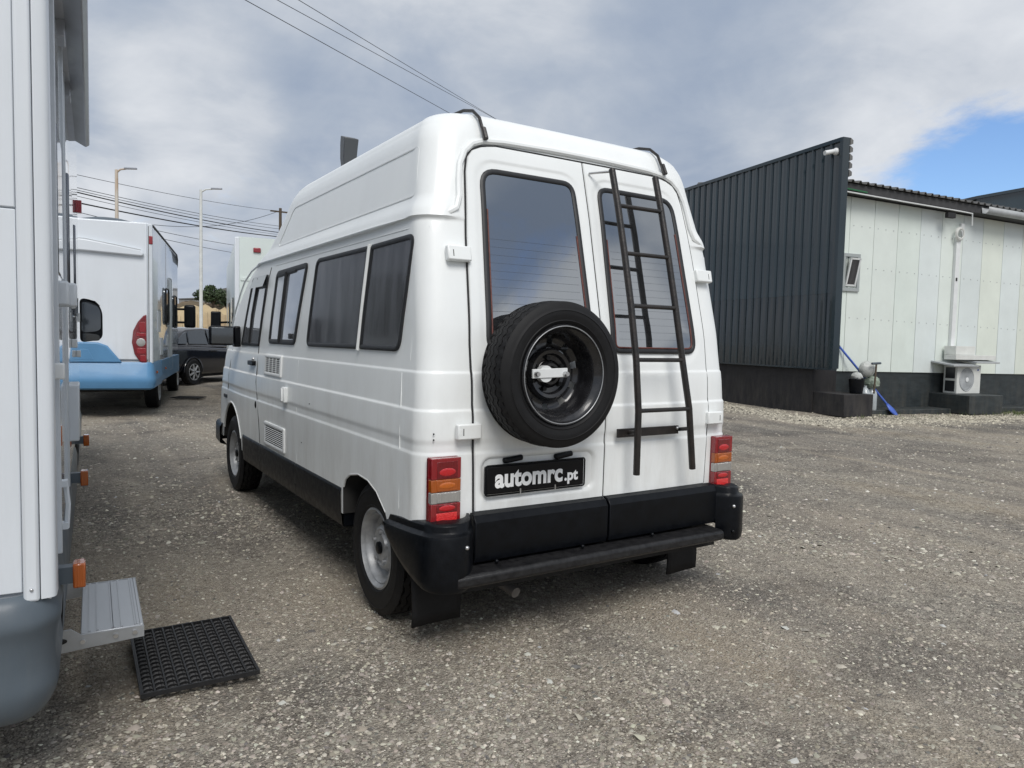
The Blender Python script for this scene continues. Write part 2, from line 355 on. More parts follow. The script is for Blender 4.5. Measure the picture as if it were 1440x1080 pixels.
# ------------------------------------------------------------------ ground
def ground_h(x, y):
    return 0.012*np.sin(x*1.7+.6)*np.sin(y*1.3+1)+0.007*np.sin(x*4.1+y*2.3)+0.005*np.sin(x*7.9-y*6.1+2)
def ground_obj():
    xs = np.concatenate([[-900, -300, -100, -40, -20], np.linspace(-10, 20, 241), [26, 40, 70, 140, 300, 900]])
    ys = np.concatenate([[-500, -100, -30, -12], np.linspace(-6, 22, 225), [28, 36, 50, 75, 110, 170, 300, 600, 1500]])
    X, Y = np.meshgrid(xs, ys); near = (X > -9.9) & (X < 19.9) & (Y > -5.9) & (Y < 21.9)
    Z = np.where(near, ground_h(X, Y)-.004, -.004)
    V = np.stack([X.ravel(), Y.ravel(), Z.ravel()], 1); nx = len(xs); ny = len(ys)
    i = np.arange(ny-1)[:, None]*nx+np.arange(nx-1)[None]; F = np.stack([i, i+1, i+nx+1, i+nx], -1).reshape(-1, 4)
    me = bpy.data.meshes.new('ground'); me.from_pydata(V.tolist(), [], F.tolist())
    me.polygons.foreach_set('use_smooth', [True]*len(F))
    m = bpy.data.materials.new('gravel_ground'); m.use_nodes = True; nt = m.node_tree; L = nt.links.new; b = nt.nodes['Principled BSDF']
    b.inputs['Roughness'].default_value = .93; b.inputs['Specular IOR Level'].default_value = .2
    t = nt.nodes.new('ShaderNodeTexCoord').outputs['Object']
    def noise(sc, det=5, rg=.6, dist=0):
        n = nt.nodes.new('ShaderNodeTexNoise'); n.inputs['Scale'].default_value = sc; n.inputs['Detail'].default_value = det
        n.inputs['Roughness'].default_value = rg; n.inputs['Distortion'].default_value = dist; L(t, n.inputs['Vector']); return n.outputs['Fac']
    def vor(sc, out='Color', feat='F1'):
        n = nt.nodes.new('ShaderNodeTexVoronoi'); n.feature = feat; n.inputs['Scale'].default_value = sc; L(t, n.inputs['Vector']); return n.outputs[out]
    def ramp(v, st):
        n = nt.nodes.new('ShaderNodeValToRGB'); L(v, n.inputs[0]); e = n.color_ramp.elements
        while len(e) < len(st): e.new(.5)
        for q, (p, c) in zip(e, st): q.position = p; q.color = (*c, 1)
        return n.outputs[0]
    def mixc(f, a_, b_, bt='MIX'):
        n = nt.nodes.new('ShaderNodeMix'); n.data_type = 'RGBA'; n.blend_type = bt
        if isinstance(f, float): n.inputs[0].default_value = f
        else: L(f, n.inputs[0])
        for i_, v in ((6, a_), (7, b_)):
            if isinstance(v, tuple): n.inputs[i_].default_value = (*v, 1)
            else: L(v, n.inputs[i_])
        return n.outputs[2]
    def bw(c):
        n = nt.nodes.new('ShaderNodeSeparateColor'); L(c, n.inputs[0]); return n.outputs[0]
    peb = ramp(bw(vor(95)), [(0, (.12, .108, .092)), (.45, (.30, .27, .23)), (.78, (.48, .44, .37)), (.97, (.42, .39, .33))])
    peb2 = ramp(bw(vor(38)), [(0, (.13, .117, .10)), (.55, (.31, .28, .235)), (.9, (.48, .44, .36)), (1, (.46, .43, .36))])
    c = mixc(noise(13, 3), peb, peb2)
    dust = ramp(noise(.55, 6, .6, .5), [(.36, (0, 0, 0)), (.66, (1, 1, 1))])
    c = mixc(dust, c, mixc(.55, c, (.42, .36, .285)))
    dk = ramp(noise(.9, 6, .65, .8), [(.32, (.58, .585, .61)), (.52, (1, 1, 1))])
    c = mixc(1.0, c, dk, 'MULTIPLY')
    mpn = nt.nodes.new('ShaderNodeMapping'); mpn.inputs['Rotation'].default_value = (0, 0, R(-35)); mpn.inputs['Scale'].default_value = (1.5, .16, 1); L(t, mpn.inputs[0])
    ln = nt.nodes.new('ShaderNodeTexNoise'); ln.inputs['Scale'].default_value = 1.0; ln.inputs['Detail'].default_value = 5; ln.inputs['Distortion'].default_value = .5; L(mpn.outputs[0], ln.inputs['Vector'])
    c = mixc(1.0, c, ramp(ln.outputs['Fac'], [(.38, (.72, .73, .76)), (.55, (1.0, 1.0, 1.0)), (.70, (1, .97, .92))]), 'MULTIPLY')
    L(c, b.inputs['Base Color'])
    bp = nt.nodes.new('ShaderNodeBump'); bp.inputs['Strength'].default_value = .9; bp.inputs['Distance'].default_value = .012
    h1 = nt.nodes.new('ShaderNodeMath'); h1.operation = 'ADD'; L(vor(95, 'Distance'), h1.inputs[0]); L(noise(160, 3), h1.inputs[1])
    L(h1.outputs[0], bp.inputs['Height']); L(bp.outputs[0], b.inputs['Normal'])
    me.materials.append(m); o = bpy.data.objects.new('ground', me); COL.objects.link(o); tag(o, kind='structure')
    return o
ground_obj()

def stones(name, pts, sizes, cols, mtl):
    """many loose stones as one mesh: jittered, flattened 7-sided lumps"""
    n = len(pts)
    base = np.array([(1, 0, 0), (.5, .87, .1), (-.5, .87, 0), (-1, 0, .1), (-.5, -.87, 0), (.5, -.87, .05), (.25, .1, .75), (-.3, -.1, .65)])
    F0 = np.array([(0, 1, 6), (1, 2, 6), (2, 3, 7), (3, 4, 7), (4, 5, 7), (5, 0, 6), (6, 2, 7), (5, 6, 7)])
    V = base[None]*np.ones((n, 1, 1)); V = V*(1+rng.uniform(-.32, .32, V.shape)); V[:, :, 2] += rng.uniform(-.12, .12, (n, 8))
    fl = rng.uniform(.35, .85, (n, 1)); el = rng.uniform(.6, 1.0, (n, 1))
    V[:, :, 1] *= el; V[:, :, 2] *= fl
    tx = rng.normal(0, .22, (n, 1)); V[:, :, 2] += V[:, :, 0]*tx
    th = rng.uniform(0, 6.283, (n, 1)); c, s_ = np.cos(th), np.sin(th)
    X = V[:, :, 0]*c-V[:, :, 1]*s_; Y = V[:, :, 0]*s_+V[:, :, 1]*c
    V = np.stack([X, Y, V[:, :, 2]], -1)*sizes[:, None, None]
    z = ground_h(pts[:, 0], pts[:, 1])-.004-sizes*.12
    V[:, :, 0] += pts[:, 0:1]; V[:, :, 1] += pts[:, 1:2]; V[:, :, 2] += z[:, None]
    F = (np.arange(n)[:, None, None]*8+F0[None]).reshape(-1, 3)
    me = bpy.data.meshes.new(name); me.vertices.add(n*8); me.vertices.foreach_set('co', V.reshape(-1))
    me.loops.add(len(F)*3); me.loops.foreach_set('vertex_index', F.reshape(-1)); me.polygons.add(len(F))
    me.polygons.foreach_set('loop_start', np.arange(len(F))*3); me.update(calc_edges=True)
    ca = me.color_attributes.new('stone_colour', 'FLOAT_COLOR', 'POINT')
    cc = np.ones((n, 8, 4)); cc[:, :, :3] = cols[:, None, :]; ca.data.foreach_set('color', cc.reshape(-1))
    me.materials.append(mtl); o = bpy.data.objects.new(name, me); COL.objects.link(o); tag(o, kind='stuff'); return o
sm_ = bpy.data.materials.new('stone'); sm_.use_nodes = True
_b = sm_.node_tree.nodes['Principled BSDF']; _b.inputs['Roughness'].default_value = .9; _b.inputs['Specular IOR Level'].default_value = .25
_a = sm_.node_tree.nodes.new('ShaderNodeAttribute'); _a.attribute_name = 'stone_colour'; sm_.node_tree.links.new(_a.outputs['Color'], _b.inputs['Base Color'])
def vnoise(x, y, s):
    return (np.sin(x*s+1.3)*np.cos(y*s*.9-.4)+np.sin(x*s*2.3-y*s*1.7+2)*.6+np.sin(y*s*3.9+x*s*1.1)*.4)/2
def stonecols(n):
    base = rng.choice(5, n, p=[.36, .31, .20, .06, .07])
    pal = np.array([(.26, .236, .198), (.35, .32, .268), (.45, .415, .345), (.58, .545, .46), (.15, .142, .13)])
    return np.clip(pal[base]*rng.uniform(.75, 1.25, (n, 1))*rng.uniform(.96, 1.04, (n, 3)), 0, .7)
def scatter(n, r0, r1, smin, smax, pw=1.6):
    # a sector of ground in front of the camera and beyond its frame
    d = r0*(r1/r0)**rng.random(n); az = YAW+rng.uniform(-.92, .92, n)
    x = CAM.x+np.sin(az)*d; y = CAM.y+np.cos(az)*d
    s_ = smin+(smax-smin)*rng.random(n)**4
    k = vnoise(x, y, .9)+rng.normal(0, .5, n) > -.55
    return np.stack([x, y], 1)[k], s_[k]
for nm, n, r0, r1, a_, b_ in (('gravel', 170000, 1.35, 6, .0036, .0135), ('gravel', 80000, 5, 22, .007, .024), ('pebbles', 1700, 1.5, 12, .013, .030)):
    p, s_ = scatter(n, r0, r1, a_, b_); c = stonecols(len(p))
    if nm == 'pebbles': c = np.clip(c*1.15, 0, .5)
    stones(nm, p, s_, c, sm_)
# pale rubble along the foot of the building
n = 11000; t_ = rng.uniform(-1.5, 11, n); w_ = rng.normal(0, .42, n)
P0 = np.array([10.4, 5.0]); u_ = np.array([.975, -.22]); v_ = np.array([-.22, -.975])
lft = t_ < 1.0
p = P0+t_[:, None]*u_+(w_[:, None]+.62)*v_
p2 = np.array([10.35, 5.5])+(rng.uniform(-.8, 6, n))[:, None]*np.array([.208, .978])+(rng.normal(.55, .35, n))[:, None]*np.array([-.978, .208])
p = np.concatenate([p, p2[:6000]]); n = len(p)
c = np.clip(np.array([(.50, .46, .37)])*rng.uniform(.45, 1.25, (n, 1)), 0, .75)
stones('pale_rubble', p, .012+.03*rng.random(n)**3, c, sm_)

# ------------------------------------------------------------------ CAMPERVAN
van = thing('campervan', 'white high-roof campervan with a black ladder and spare wheel on its rear doors', 'campervan')
ZR = [.3, .55, 1.0, 1.15, 1.4, 1.63, 1.95, 2.24, 2.31, 2.36, 2.395, 2.42, 2.435, 2.442]; YR = [-.59, -.595, -.60, -.59, -.555, -.505, -.435, -.36, -.335, -.305, -.27, -.21, -.13, -.02]
ZX = [.3, .87, 1.05, 1.25, 1.82, 1.88, 1.93, 2.2, 2.28, 2.34, 2.38, 2.41, 2.43, 2.442]; XX = [.955, .96, .955, .94, .905, .90, .88, .835, .82, .79, .75, .69, .60, .46]
ZF = [.3, .41, .74, 1.15, 1.44, 1.65, 1.81, 1.886, 1.985, 2.17, 2.30, 2.36, 2.40, 2.425, 2.442]; YF = [4.08, 4.09, 4.04, 3.86, 3.55, 3.20, 2.88, 2.62, 2.44, 2.18, 2.05, 1.99, 1.92, 1.82, 1.6]
def smi(z, A, B):
    return sum(np.interp(z+d, A, B)*w for d, w in ((-.03, .2), (-.015, .25), (0, .1), (.015, .25), (.03, .2))) if .4 < z < 2.33 else float(np.interp(z, A, B))
Yr = lambda z: float(smi(z, ZR, YR)); Xs = lambda z: float(smi(z, ZX, XX)); Yf = lambda z: float(smi(z, ZF, YF))
def ez(z):       # pressed creases and waist steps
    e_ = 0.0
    e_ += -.006*sm(1.044, 1.056, z) + .003*sm(1.06, 1.20, z)
    e_ += -.0045*(sm(.862, .872, z)-sm(.90, .93, z))
    e_ += -.005*sm(1.205, 1.216, z) + .004*sm(1.25, 1.5, z)
    return e_
def lip(z):      # foot of the high roof
    return .017*(sm(1.872, 1.884, z)-sm(1.91, 1.99, z))
RR = lambda z: .10+.03*sm(1.8, 2.2, z)
NX = lambda x: x-.036*sm(.70, .95, x)
def taper(y): return .05*sm(2.6, 4.1, y)+.004*sm(2.4, -.6, y)
def S_side(sg=-1):
    def f(y, z, off):
        X = Xs(z)+ez(z)+off-taper(y); r_ = RR(z)+off; q = (Yr(z)+.02+RR(z))-y
        if q > 0: q = min(q, .9*r_); X -= r_-math.sqrt(r_*r_-q*q); y = Yr(z)+.02+RR(z)-q
        return Vector((NX(sg*X), y, z))
    return f
def S_rear(x, z, off): return Vector((x, Yr(z)+.02*(x/.95)**2-ez(z)-off, z))
SL, SR = S_side(-1), S_side(1)
def section(z):
    X = Xs(z); yr = Yr(z); yf = Yf(z); rr = RR(z); rf = .28
    e_ = ez(z); l_ = lip(z); out = []
    for k in range(13):                                     # rear face
        x = -(X-rr)*k/12; lf = l_*sm(.70, .76, abs(x)); out.append((x, yr+.02*(x/.95)**2-e_-lf))
    yr2 = yr+.02
    for k in range(1, 10):
        t = math.pi/2*k/9; nx, ny = math.sin(t), math.cos(t)
        out.append((-(X-rr)-rr*nx-(e_+l_)*nx, yr2+rr-rr*ny-(e_+l_)*ny))
    y0, y1 = yr2+rr, yf-rf
    for k in range(1, 46):
        y = y0+(y1-y0)*k/45; out.append((-(X+e_+l_-taper(y)), y))
    xs = X+e_+l_-taper(y1)
    for k in range(1, 9):
        t = math.pi/2*k/8; out.append((-(xs-rf*.75)-rf*.75*math.cos(t), y1+rf*math.sin(t)))
    xe = xs-rf*.75
    for k in range(1, 9): out.append((-xe*(1-k/8), yf+.05*(1-(1-k/8)**2)))
    right = [(NX(-x), y) for x, y in out[1:-1]][::-1]
    return out+right
zs = sorted(set([.42, .5, .6, .7, .8, .85] + list(np.linspace(.858, .94, 14)) + [.97, 1.0, 1.03] + list(np.linspace(1.04, 1.06, 6)) + [1.1, 1.15, 1.19] + list(np.linspace(1.2, 1.22, 6)) + list(np.linspace(1.26, 1.84, 16)) + list(np.linspace(1.86, 2.0, 18)) + list(np.linspace(2.03, 2.22, 7)) + list(np.linspace(2.24, 2.43, 18)) + [2.437, 2.442]))
mb = MB(); rows = [[(x, y, z) for x, y in section(z)] for z in zs]
mb.grid(rows, True); n = len(rows[0]); mb.f += [list(range(n))[::-1], [(len(rows)-1)*n+k for k in range(n)]]; mb.m += [0, 0]
body = mb.build('body', WHITE, van, smooth=60, recalc=True)
# wheel arches cut out of the shell
cut = MB()
ra = [(.365, .2), (.365, .565), (.335, .612), (.27, .645), (.15, .668), (.02, .66), (-.09, .625), (-.2, .55), (-.3, .4), (-.34, .2)]
fa = [(3.2+.47*math.cos(t), .31+.455*math.sin(t)) for t in np.linspace(-.35, math.pi+.35, 22)]
for sg in (-1, 1):
    for poly in (ra, fa): cut.prism(poly, sg*.66, sg*1.2, lambda u, v, a_: (a_, u, v))
co = cut.build('cutter', DARK, recalc=True)
bo = body.modifiers.new('b', 'BOOLEAN'); bo.object = co; bo.operation = 'DIFFERENCE'; bo.solver = 'EXACT'
try: bo.material_mode = 'TRANSFER'
except Exception: pass
dg = bpy.context.evaluated_depsgraph_get(); me = bpy.data.meshes.new_from_object(body.evaluated_get(dg), depsgraph=dg)
body.modifiers.clear(); body.data = me; bpy.data.objects.remove(co)
me.polygons.foreach_set('use_smooth', [True]*len(me.polygons)); me.set_sharp_from_angle(angle=R(50))

# roof side panels: pressed lip round each
for sg, SF in ((-1, SL), (1, SR)):
    o_ = dens(rpoly([(-.29, 1.985), (1.98, 1.975), (1.72, 2.215), (-.24, 2.215)], [.03, .05, .05, .03]), .06)
    MB().tube([SF(u, v, -.001) for u, v in o_], .0055, 6, closed=True).build('roof_panel_lip', WHITE, van)
    # drip rail following the foot of the roof
    pth = [(y, 1.882) for y in np.linspace(-.33, 2.35, 30)]+[(2.5, 1.87), (2.66, 1.845), (2.9, 1.775), (3.05, 1.69), (3.3, 1.51), (3.45, 1.37), (3.6, 1.22)]
    MB().tube([SF(u, v, .016) for u, v in pth[:30]]+[SF(u, v, -.002) for u, v in pth[30:]], [.001, .003, .005, .007, .009]+[.010]*25+[.008]*7, 8).build('drip_rail', WHITE, van)
# rail round the rear door opening
half = [(.80, 1.893), (.79, 1.896), (.77, 1.905), (.735, 1.925), (.715, 1.98), (.708, 2.06), (.695, 2.13), (.664, 2.194), (.62, 2.235), (.56, 2.257), (.45, 2.268), (.2, 2.274), (0, 2.275)]
fullp = [(-x, z) for x, z in half]+[(x, z) for x, z in half[::-1][1:]]
MB().tube([S_rear(x, z, .006 if abs(x) < .8 else -.02) for x, z in fullp], [.002, .008]+[.015]*(len(fullp)-4)+[.008, .002], 8).build('door_rail', WHITE, van)

# rear doors ------------------------------------------------
DZ = [.60, 1.0, 1.344, 1.81, 2.10, 2.17, 2.205, 2.228, 2.24]; DX = [.706, .718, .718, .695, .668, .650, .622, .57, .49]
winp = lambda sg: dens(rpoly([(sg*.055, 1.30), (sg*.645, 1.30), (sg*.60, 2.13), (sg*.072, 2.13)], [.06, .07, .09, .07]), .05)
pl0, pl1, pz0, pz1 = -.685, -.055, .645, .85
def rrect_in(x, z, x0, x1, z0, z1, r):
    dx = max(x0+r-x, x-(x1-r), 0); dz = max(z0+r-z, z-(z1-r), 0); ins = min(x-x0, x1-x, z-z0, z1-z)
    return (r-math.hypot(dx, dz)) if (dx > 0 and dz > 0) else ins
doors = []
for sg in (-1, 1):
    zl = sorted(set([.612, .62] + list(np.linspace(.63, .87, 34)) + list(np.linspace(.875, .94, 8)) + [.98, 1.02] + list(np.linspace(1.04, 1.06, 6)) + [1.1, 1.15, 1.19] + list(np.linspace(1.2, 1.22, 5)) + list(np.linspace(1.24, 2.14, 50)) + list(np.linspace(2.15, 2.238, 14))))
    rows = []
    def dsp(x, z):
        d = 0
        if sg < 0: d -= .022*sm(0, .030, rrect_in(x, z, pl0, pl1, pz0, pz1+.0, .055))
        a_ = abs(x); d -= .005*sm(0, .012, rrect_in(a_, z, .032, .672-.05*(z-1.3), 1.262, 2.172, .11))
        return d
    for z in zl:
        xo = float(np.interp(z, DZ, DX)); xi = .0035; r_ = []
        ks = [0, 0, .006, .012]+list(np.linspace(.03, .97, 56))+[.988, .994, 1, 1]
        for j, k in enumerate(ks):
            x = sg*(xi+(xo-xi)*k); o_ = -.02 if j in (0, len(ks)-1) else (.008 if j in (1, len(ks)-2) else .013)
            r_.append(S_rear(x, z, o_+dsp(x, z) if o_ > .01 else o_))
        rows.append(r_)
    rows.insert(0, [Vector((p.x, p.y+.03, p.z)) for p in rows[0]]); rows.append([Vector((p.x, p.y+.03, p.z)) for p in rows[-1]])
    d = MB().grid(rows).build('rear_door', WHITE, van, smooth=40, recalc=True); doors.append(d)
    d['label'] = 'rear door carrying the ladder' if sg > 0 else 'rear door carrying the spare wheel and number plate'
    # dark gap along the hinge side and top
    gp = [(sg*(float(np.interp(z, DZ, DX))+.004), z) for z in np.linspace(.61, 2.10, 30)]+[(sg*.656, 2.172), (sg*.627, 2.208), (sg*.575, 2.232), (sg*.49, 2.244), (sg*.25, 2.245), (0, 2.245)]
    MB().tube([S_rear(x, z, .004) for x, z in gp], .0045, 6).build('door_gap_seal', SEAM, d)
    MB().tube([S_rear(sg*.001, z, .004) for z in np.linspace(.61, 2.24, 30)], .0035, 6).build('door_gap_seal', SEAM, d)
    o_ = winp(sg)
    if sg > 0: o_ = o_[::-1]
    patch('window_glass', GLASSR, d, inset(o_, .012), S_rear, .012, K=6)
    band('window_seal', SEAL, d, o_, S_rear, .010, .024, .010)
    oi = inset(o_, .028)
    for fl in ([p for p in oi if abs(p[0]) > .5 and p[1] < 1.95], [p for p in oi if abs(p[0]) < .2 and p[1] < 1.9]):
        fl.sort(key=lambda p: p[1]); MB().tube([S_rear(u, v, .0135) for u, v in fl], .0042, 6).build('sealant_strip', SEALRED, d)
    if sg > 0:
        fl = sorted([p for p in oi if p[1] < 1.36], key=lambda p: p[0]); MB().tube([S_rear(u, v, .0135) for u, v in fl], .004, 6).build('sealant_strip', SEALRED, d)
    # heater wires
    hm = MB()
    for i in range(13):
        z = 1.37+i*.036; x0, x1 = sg*.11, sg*.60
        hm.tube([S_rear(x0+(x1-x0)*k/6, z, .0126) for k in range(7)], .0005, 4)
    hm.build('heater_wires', GLASS, d)
    # hinges
    for z in (1.72, .962):
        h = MB(); c0 = S_rear(sg*.752, z, .022)
        al = math.atan2(Yr(z+.05)-Yr(z-.05), .1); rr_ = rot3(-al, 0, 0)
        h.obox(c0, (.115, .030, .066), rr_); o = h.build('hinge', WHITE, d, bevel=.006)
        k = MB(); k.obox(S_rear(sg*.795, z, .036), (.016, .006, .03), rr_); k.build('hinge_pin', WHITE, d, bevel=.002)
        k = MB(); k.obox(S_rear(sg*.783, z, .0365), (.004, .004, .03), rr_); k.build('hinge_slot', SEAM, d)
# number plate
pd = doors[0]; pc = S_rear(-.398, .742, .012)
al = math.atan2(Yr(.8)-Yr(.68), .12)
box('number_plate', PLATE, van, -.664, -.132, pc.y-.012, pc.y+.012, .682, .804, bevel=.005)
npl = [o for o in van.children if o.name.startswith('number_plate')][0]; npl['label'] = 'black number plate reading automrc.pt'
fr = MB(); 
fo = dens(rpoly([(-.668, .678), (-.128, .678), (-.128, .808), (-.668, .808)], .012), .05)
fr.tube([(u, pc.y-.012, v) for u, v in fo], .004, 6, closed=True); fr.build('plate_frame', PLASTIC, npl)
for x in (-.49, -.30): MB().box(x-.003, x+.003, pc.y-.018, pc.y-.01, .674, .697).build('plate_clip', CHROME, npl)
def text(body_, size, loc, m, parent, name, off=.0, rot=(R(90), 0, 0), ext=.0008, sx=1, bold=0):
    cu = bpy.data.curves.new(name, 'FONT'); cu.body = body_; cu.size = size; cu.extrude = ext; cu.offset = off
    if bold: cu.bevel_depth = bold; cu.bevel_resolution = 2
    cu.align_x = 'LEFT'; cu.space_character = 1.02
    t = bpy.data.objects.new(name, cu); COL.objects.link(t)
    dg = bpy.context.evaluated_depsgraph_get(); me_ = bpy.data.meshes.new_from_object(t.evaluated_get(dg))
    bpy.data.objects.remove(t)
    me_.materials.clear(); me_.materials.append(m)
    o = bpy.data.objects.new(name, me_); COL.objects.link(o); o.location = loc; o.rotation_euler = rot; o.scale = (sx, 1, .12); o.parent = parent
    w = max(v.co.x for v in me_.vertices)-min(v.co.x for v in me_.vertices)
    return o, w*sx
o1, w1 = text('automrc', .113, (-.620, pc.y-.0135, .712), LETTER, npl, 'lettering', off=.0012, bold=.0031)
o1.scale.x = .365/w1
o2, w2 = text('.pt', .070, (-.246, pc.y-.0135, .712), LETTER, npl, 'lettering', off=.0008, bold=.0021); o2.scale.x = .078/w2
# number plate lamps
for x, t_ in ((-.52, .12), (-.245, .12)):
    k = MB(); k.obox((x, S_rear(x, .83, .008).y, .828), (.10, .03, .026), rot3(0, -t_, 0)); k.build('plate_lamp', PLASTIC, van, bevel=.010, seg=3)
# door lower black panels
for sg, x0, x1 in ((-1, -.735, -.006), (1, .006, .745)):
    P_ = [(-.595, .40), (-.645, .40), (-.655, .43), (-.655, .575), (-.635, .603), (-.602, .612)]
    MB().prism(P_, x0, x1, lambda u, v, a_: (a_, u, v)).build('door_valance', PLASTIC, van, bevel=.004, recalc=True)
# rear step rail
P_ = [(-.60, .325), (-.722, .328), (-.738, .340), (-.738, .372), (-.727, .384), (-.63, .388), (-.60, .388)]
MB().prism(P_, -.86, .72, lambda u, v, a_: (a_, u, v)).build('rear_step', [PLASTIC2], van, bevel=.006, recalc=True)
MB().prism([(-.45, .25), (-.62, .27), (-.62, .36), (-.45, .36)], -.8, .78, lambda u, v, a_: (a_, u, v)).build('rear_beam', DARK, van)
for x in (-.63, -.16, .28): MB().sphere((x, -.661, .40), .009).build('bolt', PLASTIC, van)
# corner bumpers
for sg in (-1, 1):
    path = [(.745, -.655), (.80, -.725), (.86, -.738), (.92, -.72), (.965, -.68), (.985, -.62), (.99, -.50), (.988, -.38), (.985, -.26), (.975, -.215)]
    zb = [.33, .315, .31, .31, .315, .325, .355, .40, .46, .50]; zt = [.603, .60, .598, .597, .596, .595, .585, .575, .565, .56]
    tt = np.linspace(0, 9, 37); from_ = range(10)
    def cr_(A_): 
        A_ = np.array(A_, float); o_ = np.interp(tt, from_, A_); return np.convolve(np.pad(o_, 2, mode='reflect', reflect_type='odd'), [.1, .2, .4, .2, .1], 'valid')
    path = list(zip(cr_([p[0] for p in path]), cr_([p[1] for p in path]))); zb = cr_(zb); zt = cr_(zt)
    rows = []
    for i, (x, y) in enumerate(path):
        nx, ny = (x-.70), (y+.42) if y < -.62 else 0.0; q = math.hypot(nx, ny); nx /= q; ny /= q
        a_, b_ = zb[i], zt[i]
        rows.append([(NX(sg*(x-nx*ox)), y-ny*ox, z) for ox, z in ((.08, a_+.01), (.03, a_), (.012, a_+.004), (.004, a_+.015), (0, a_+.04), (.002, b_-.060), (.006, b_-.048), (.022, b_-.040), (.027, b_-.034), (.030, b_-.010), (.036, b_-.003), (.045, b_), (.10, b_+.004))])
    o = MB().grid(rows).build('corner_bumper', PLASTIC, van, smooth=32, recalc=True)
    for z in (.50, .365): MB().sphere((NX(sg*.815), -.727, z), .010).build('bolt', CHROME if z > .4 else PLASTIC, van)
# tail lamps
for sg in (-1, 1):
    x0, x1 = ((.790, .930) if sg < 0 else (.760, .893)); yl = -.592
    L_ = thing  # placeholder name not used
    base = MB().box(min(sg*x0, sg*x1), max(sg*x0, sg*x1), yl-.006, yl+.02, .580, .860).build('tail_lamp', REDD, van, bevel=.006)
    zones = [('red_lens', RED, .770, .858), ('amber_lens', AMBER, .716, .769), ('clear_lens', CLEAR, .668, .715), ('red_lens', RED, .582, .667)]
    for nm, mt, a_, b_ in zones:
        MB().box(min(sg*x0, sg*x1)+.001, max(sg*x0, sg*x1)-.001, yl-.030, yl+.018, a_, b_).build(nm, mt, base, bevel=.003)
    xa, xb = sorted((sg*(x0+.018), sg*(x1-.026)))
    for nm, mt, a_, b_ in (('inner_lens', REDD, .776, .844), ('inner_lens', AMBER, .72, .766), ('inner_lens', CLEAR, .672, .712), ('inner_lens', REDD, .632, .664), ('reflector', REDB, .592, .628)):
        MB().box(xa, xb, yl-.033, yl-.027, a_, b_).build(nm, mt, base, bevel=.002)
    xm = (xa+xb)/2
    for mt, z, h in ((REDH, .800, .017), (AMBH, .743, .014), (REDH, .648, .013)):
        MB().sphere((xm, yl-.0325, z), .040, 14, 8, sc=(1, .06, h/.04)).build('painted_bulb_glow', mt, base)  # flat brighter ellipse: glow round the bulb painted onto the lens
# mud flaps
for sg in (-1, 1):
    x0, x1 = ((-.945, -.705) if sg < 0 else (.56, .80))
    k = MB(); k.grid([[(x, -.47-.02*math.sin(z*9)-.01*math.cos(x*12), z) for x in np.linspace(x0, x1, 8)] for z in np.linspace(.105 if sg < 0 else .10, .40, 7)])
    o = k.build('mud_flap', RUBBER, van); q = o.modifiers.new('s', 'SOLIDIFY'); q.thickness = .008
# sills
for sg, SF in ((-1, SL), (1, SR)):
    for a_, b_ in ((.385, 1.23), (1.236, 2.14), (2.146, 2.70)):
        rows = []
        for off, z in ((-.10, .345), (-.012, .345), (-.004, .352), (0.004, .42), (.006, .53), (.002, .552), (-.010, .562), (-.04, .566)):
            rows.append([SF(y, z, off) for y in np.linspace(a_, b_, 14)])
        MB().grid(rows).build('sill', PLASTIC, van, smooth=50, recalc=True)
    MB().box(sg*.945 if sg > 0 else -.945, sg*.86 if sg < 0 else .86, .375, .386, .35, .56).build('sill_end', PLASTIC, van)
# underbody
MB().box(-.62, .62, -.5, 3.9, .25, .44).box(-.86, -.6, .55, 2.6, .30, .44).box(.6, .86, .55, 2.6, .30, .44).build('underbody', DARK, van)
MB().tube([(-.52, -.2, .26), (-.52, -.50, .25), (-.50, -.62, .225)], .024, 14).build('exhaust_pipe', mat('dull_steel', (.16, .15, .14), .6, metal=.5, var=.4), van)
MB().tube([(-.78, 0, .30), (.78, 0, .30)], .04, 10).build('rear_axle', DARK, van)
MB().box(-.86, -.80, .30, .34, .24, .50).obox((-.82, .24, .44), (.04, .16, .03)).build('spring_hanger', DARK, van)
# front bumper
k = MB(); rows = []
for t in np.linspace(0, 1, 16):
    y = 3.70+.42*sm(0, 1, t*1.3); x = .945-.06*t-.35*max(0, t-.72)/.28
    rows.append([(x*1.0-ox, y, z) for ox, z in ((.06, .33), (0, .35), (0, .50), (.02, .53), (.06, .54))])
L1 = MB().grid(rows).grid([[(-p[0], p[1], p[2]) for p in r_] for r_ in rows])
L1.box(-.6, .6, 4.08, 4.16, .33, .54)
L1.build('front_bumper', PLASTIC, van, recalc=True)

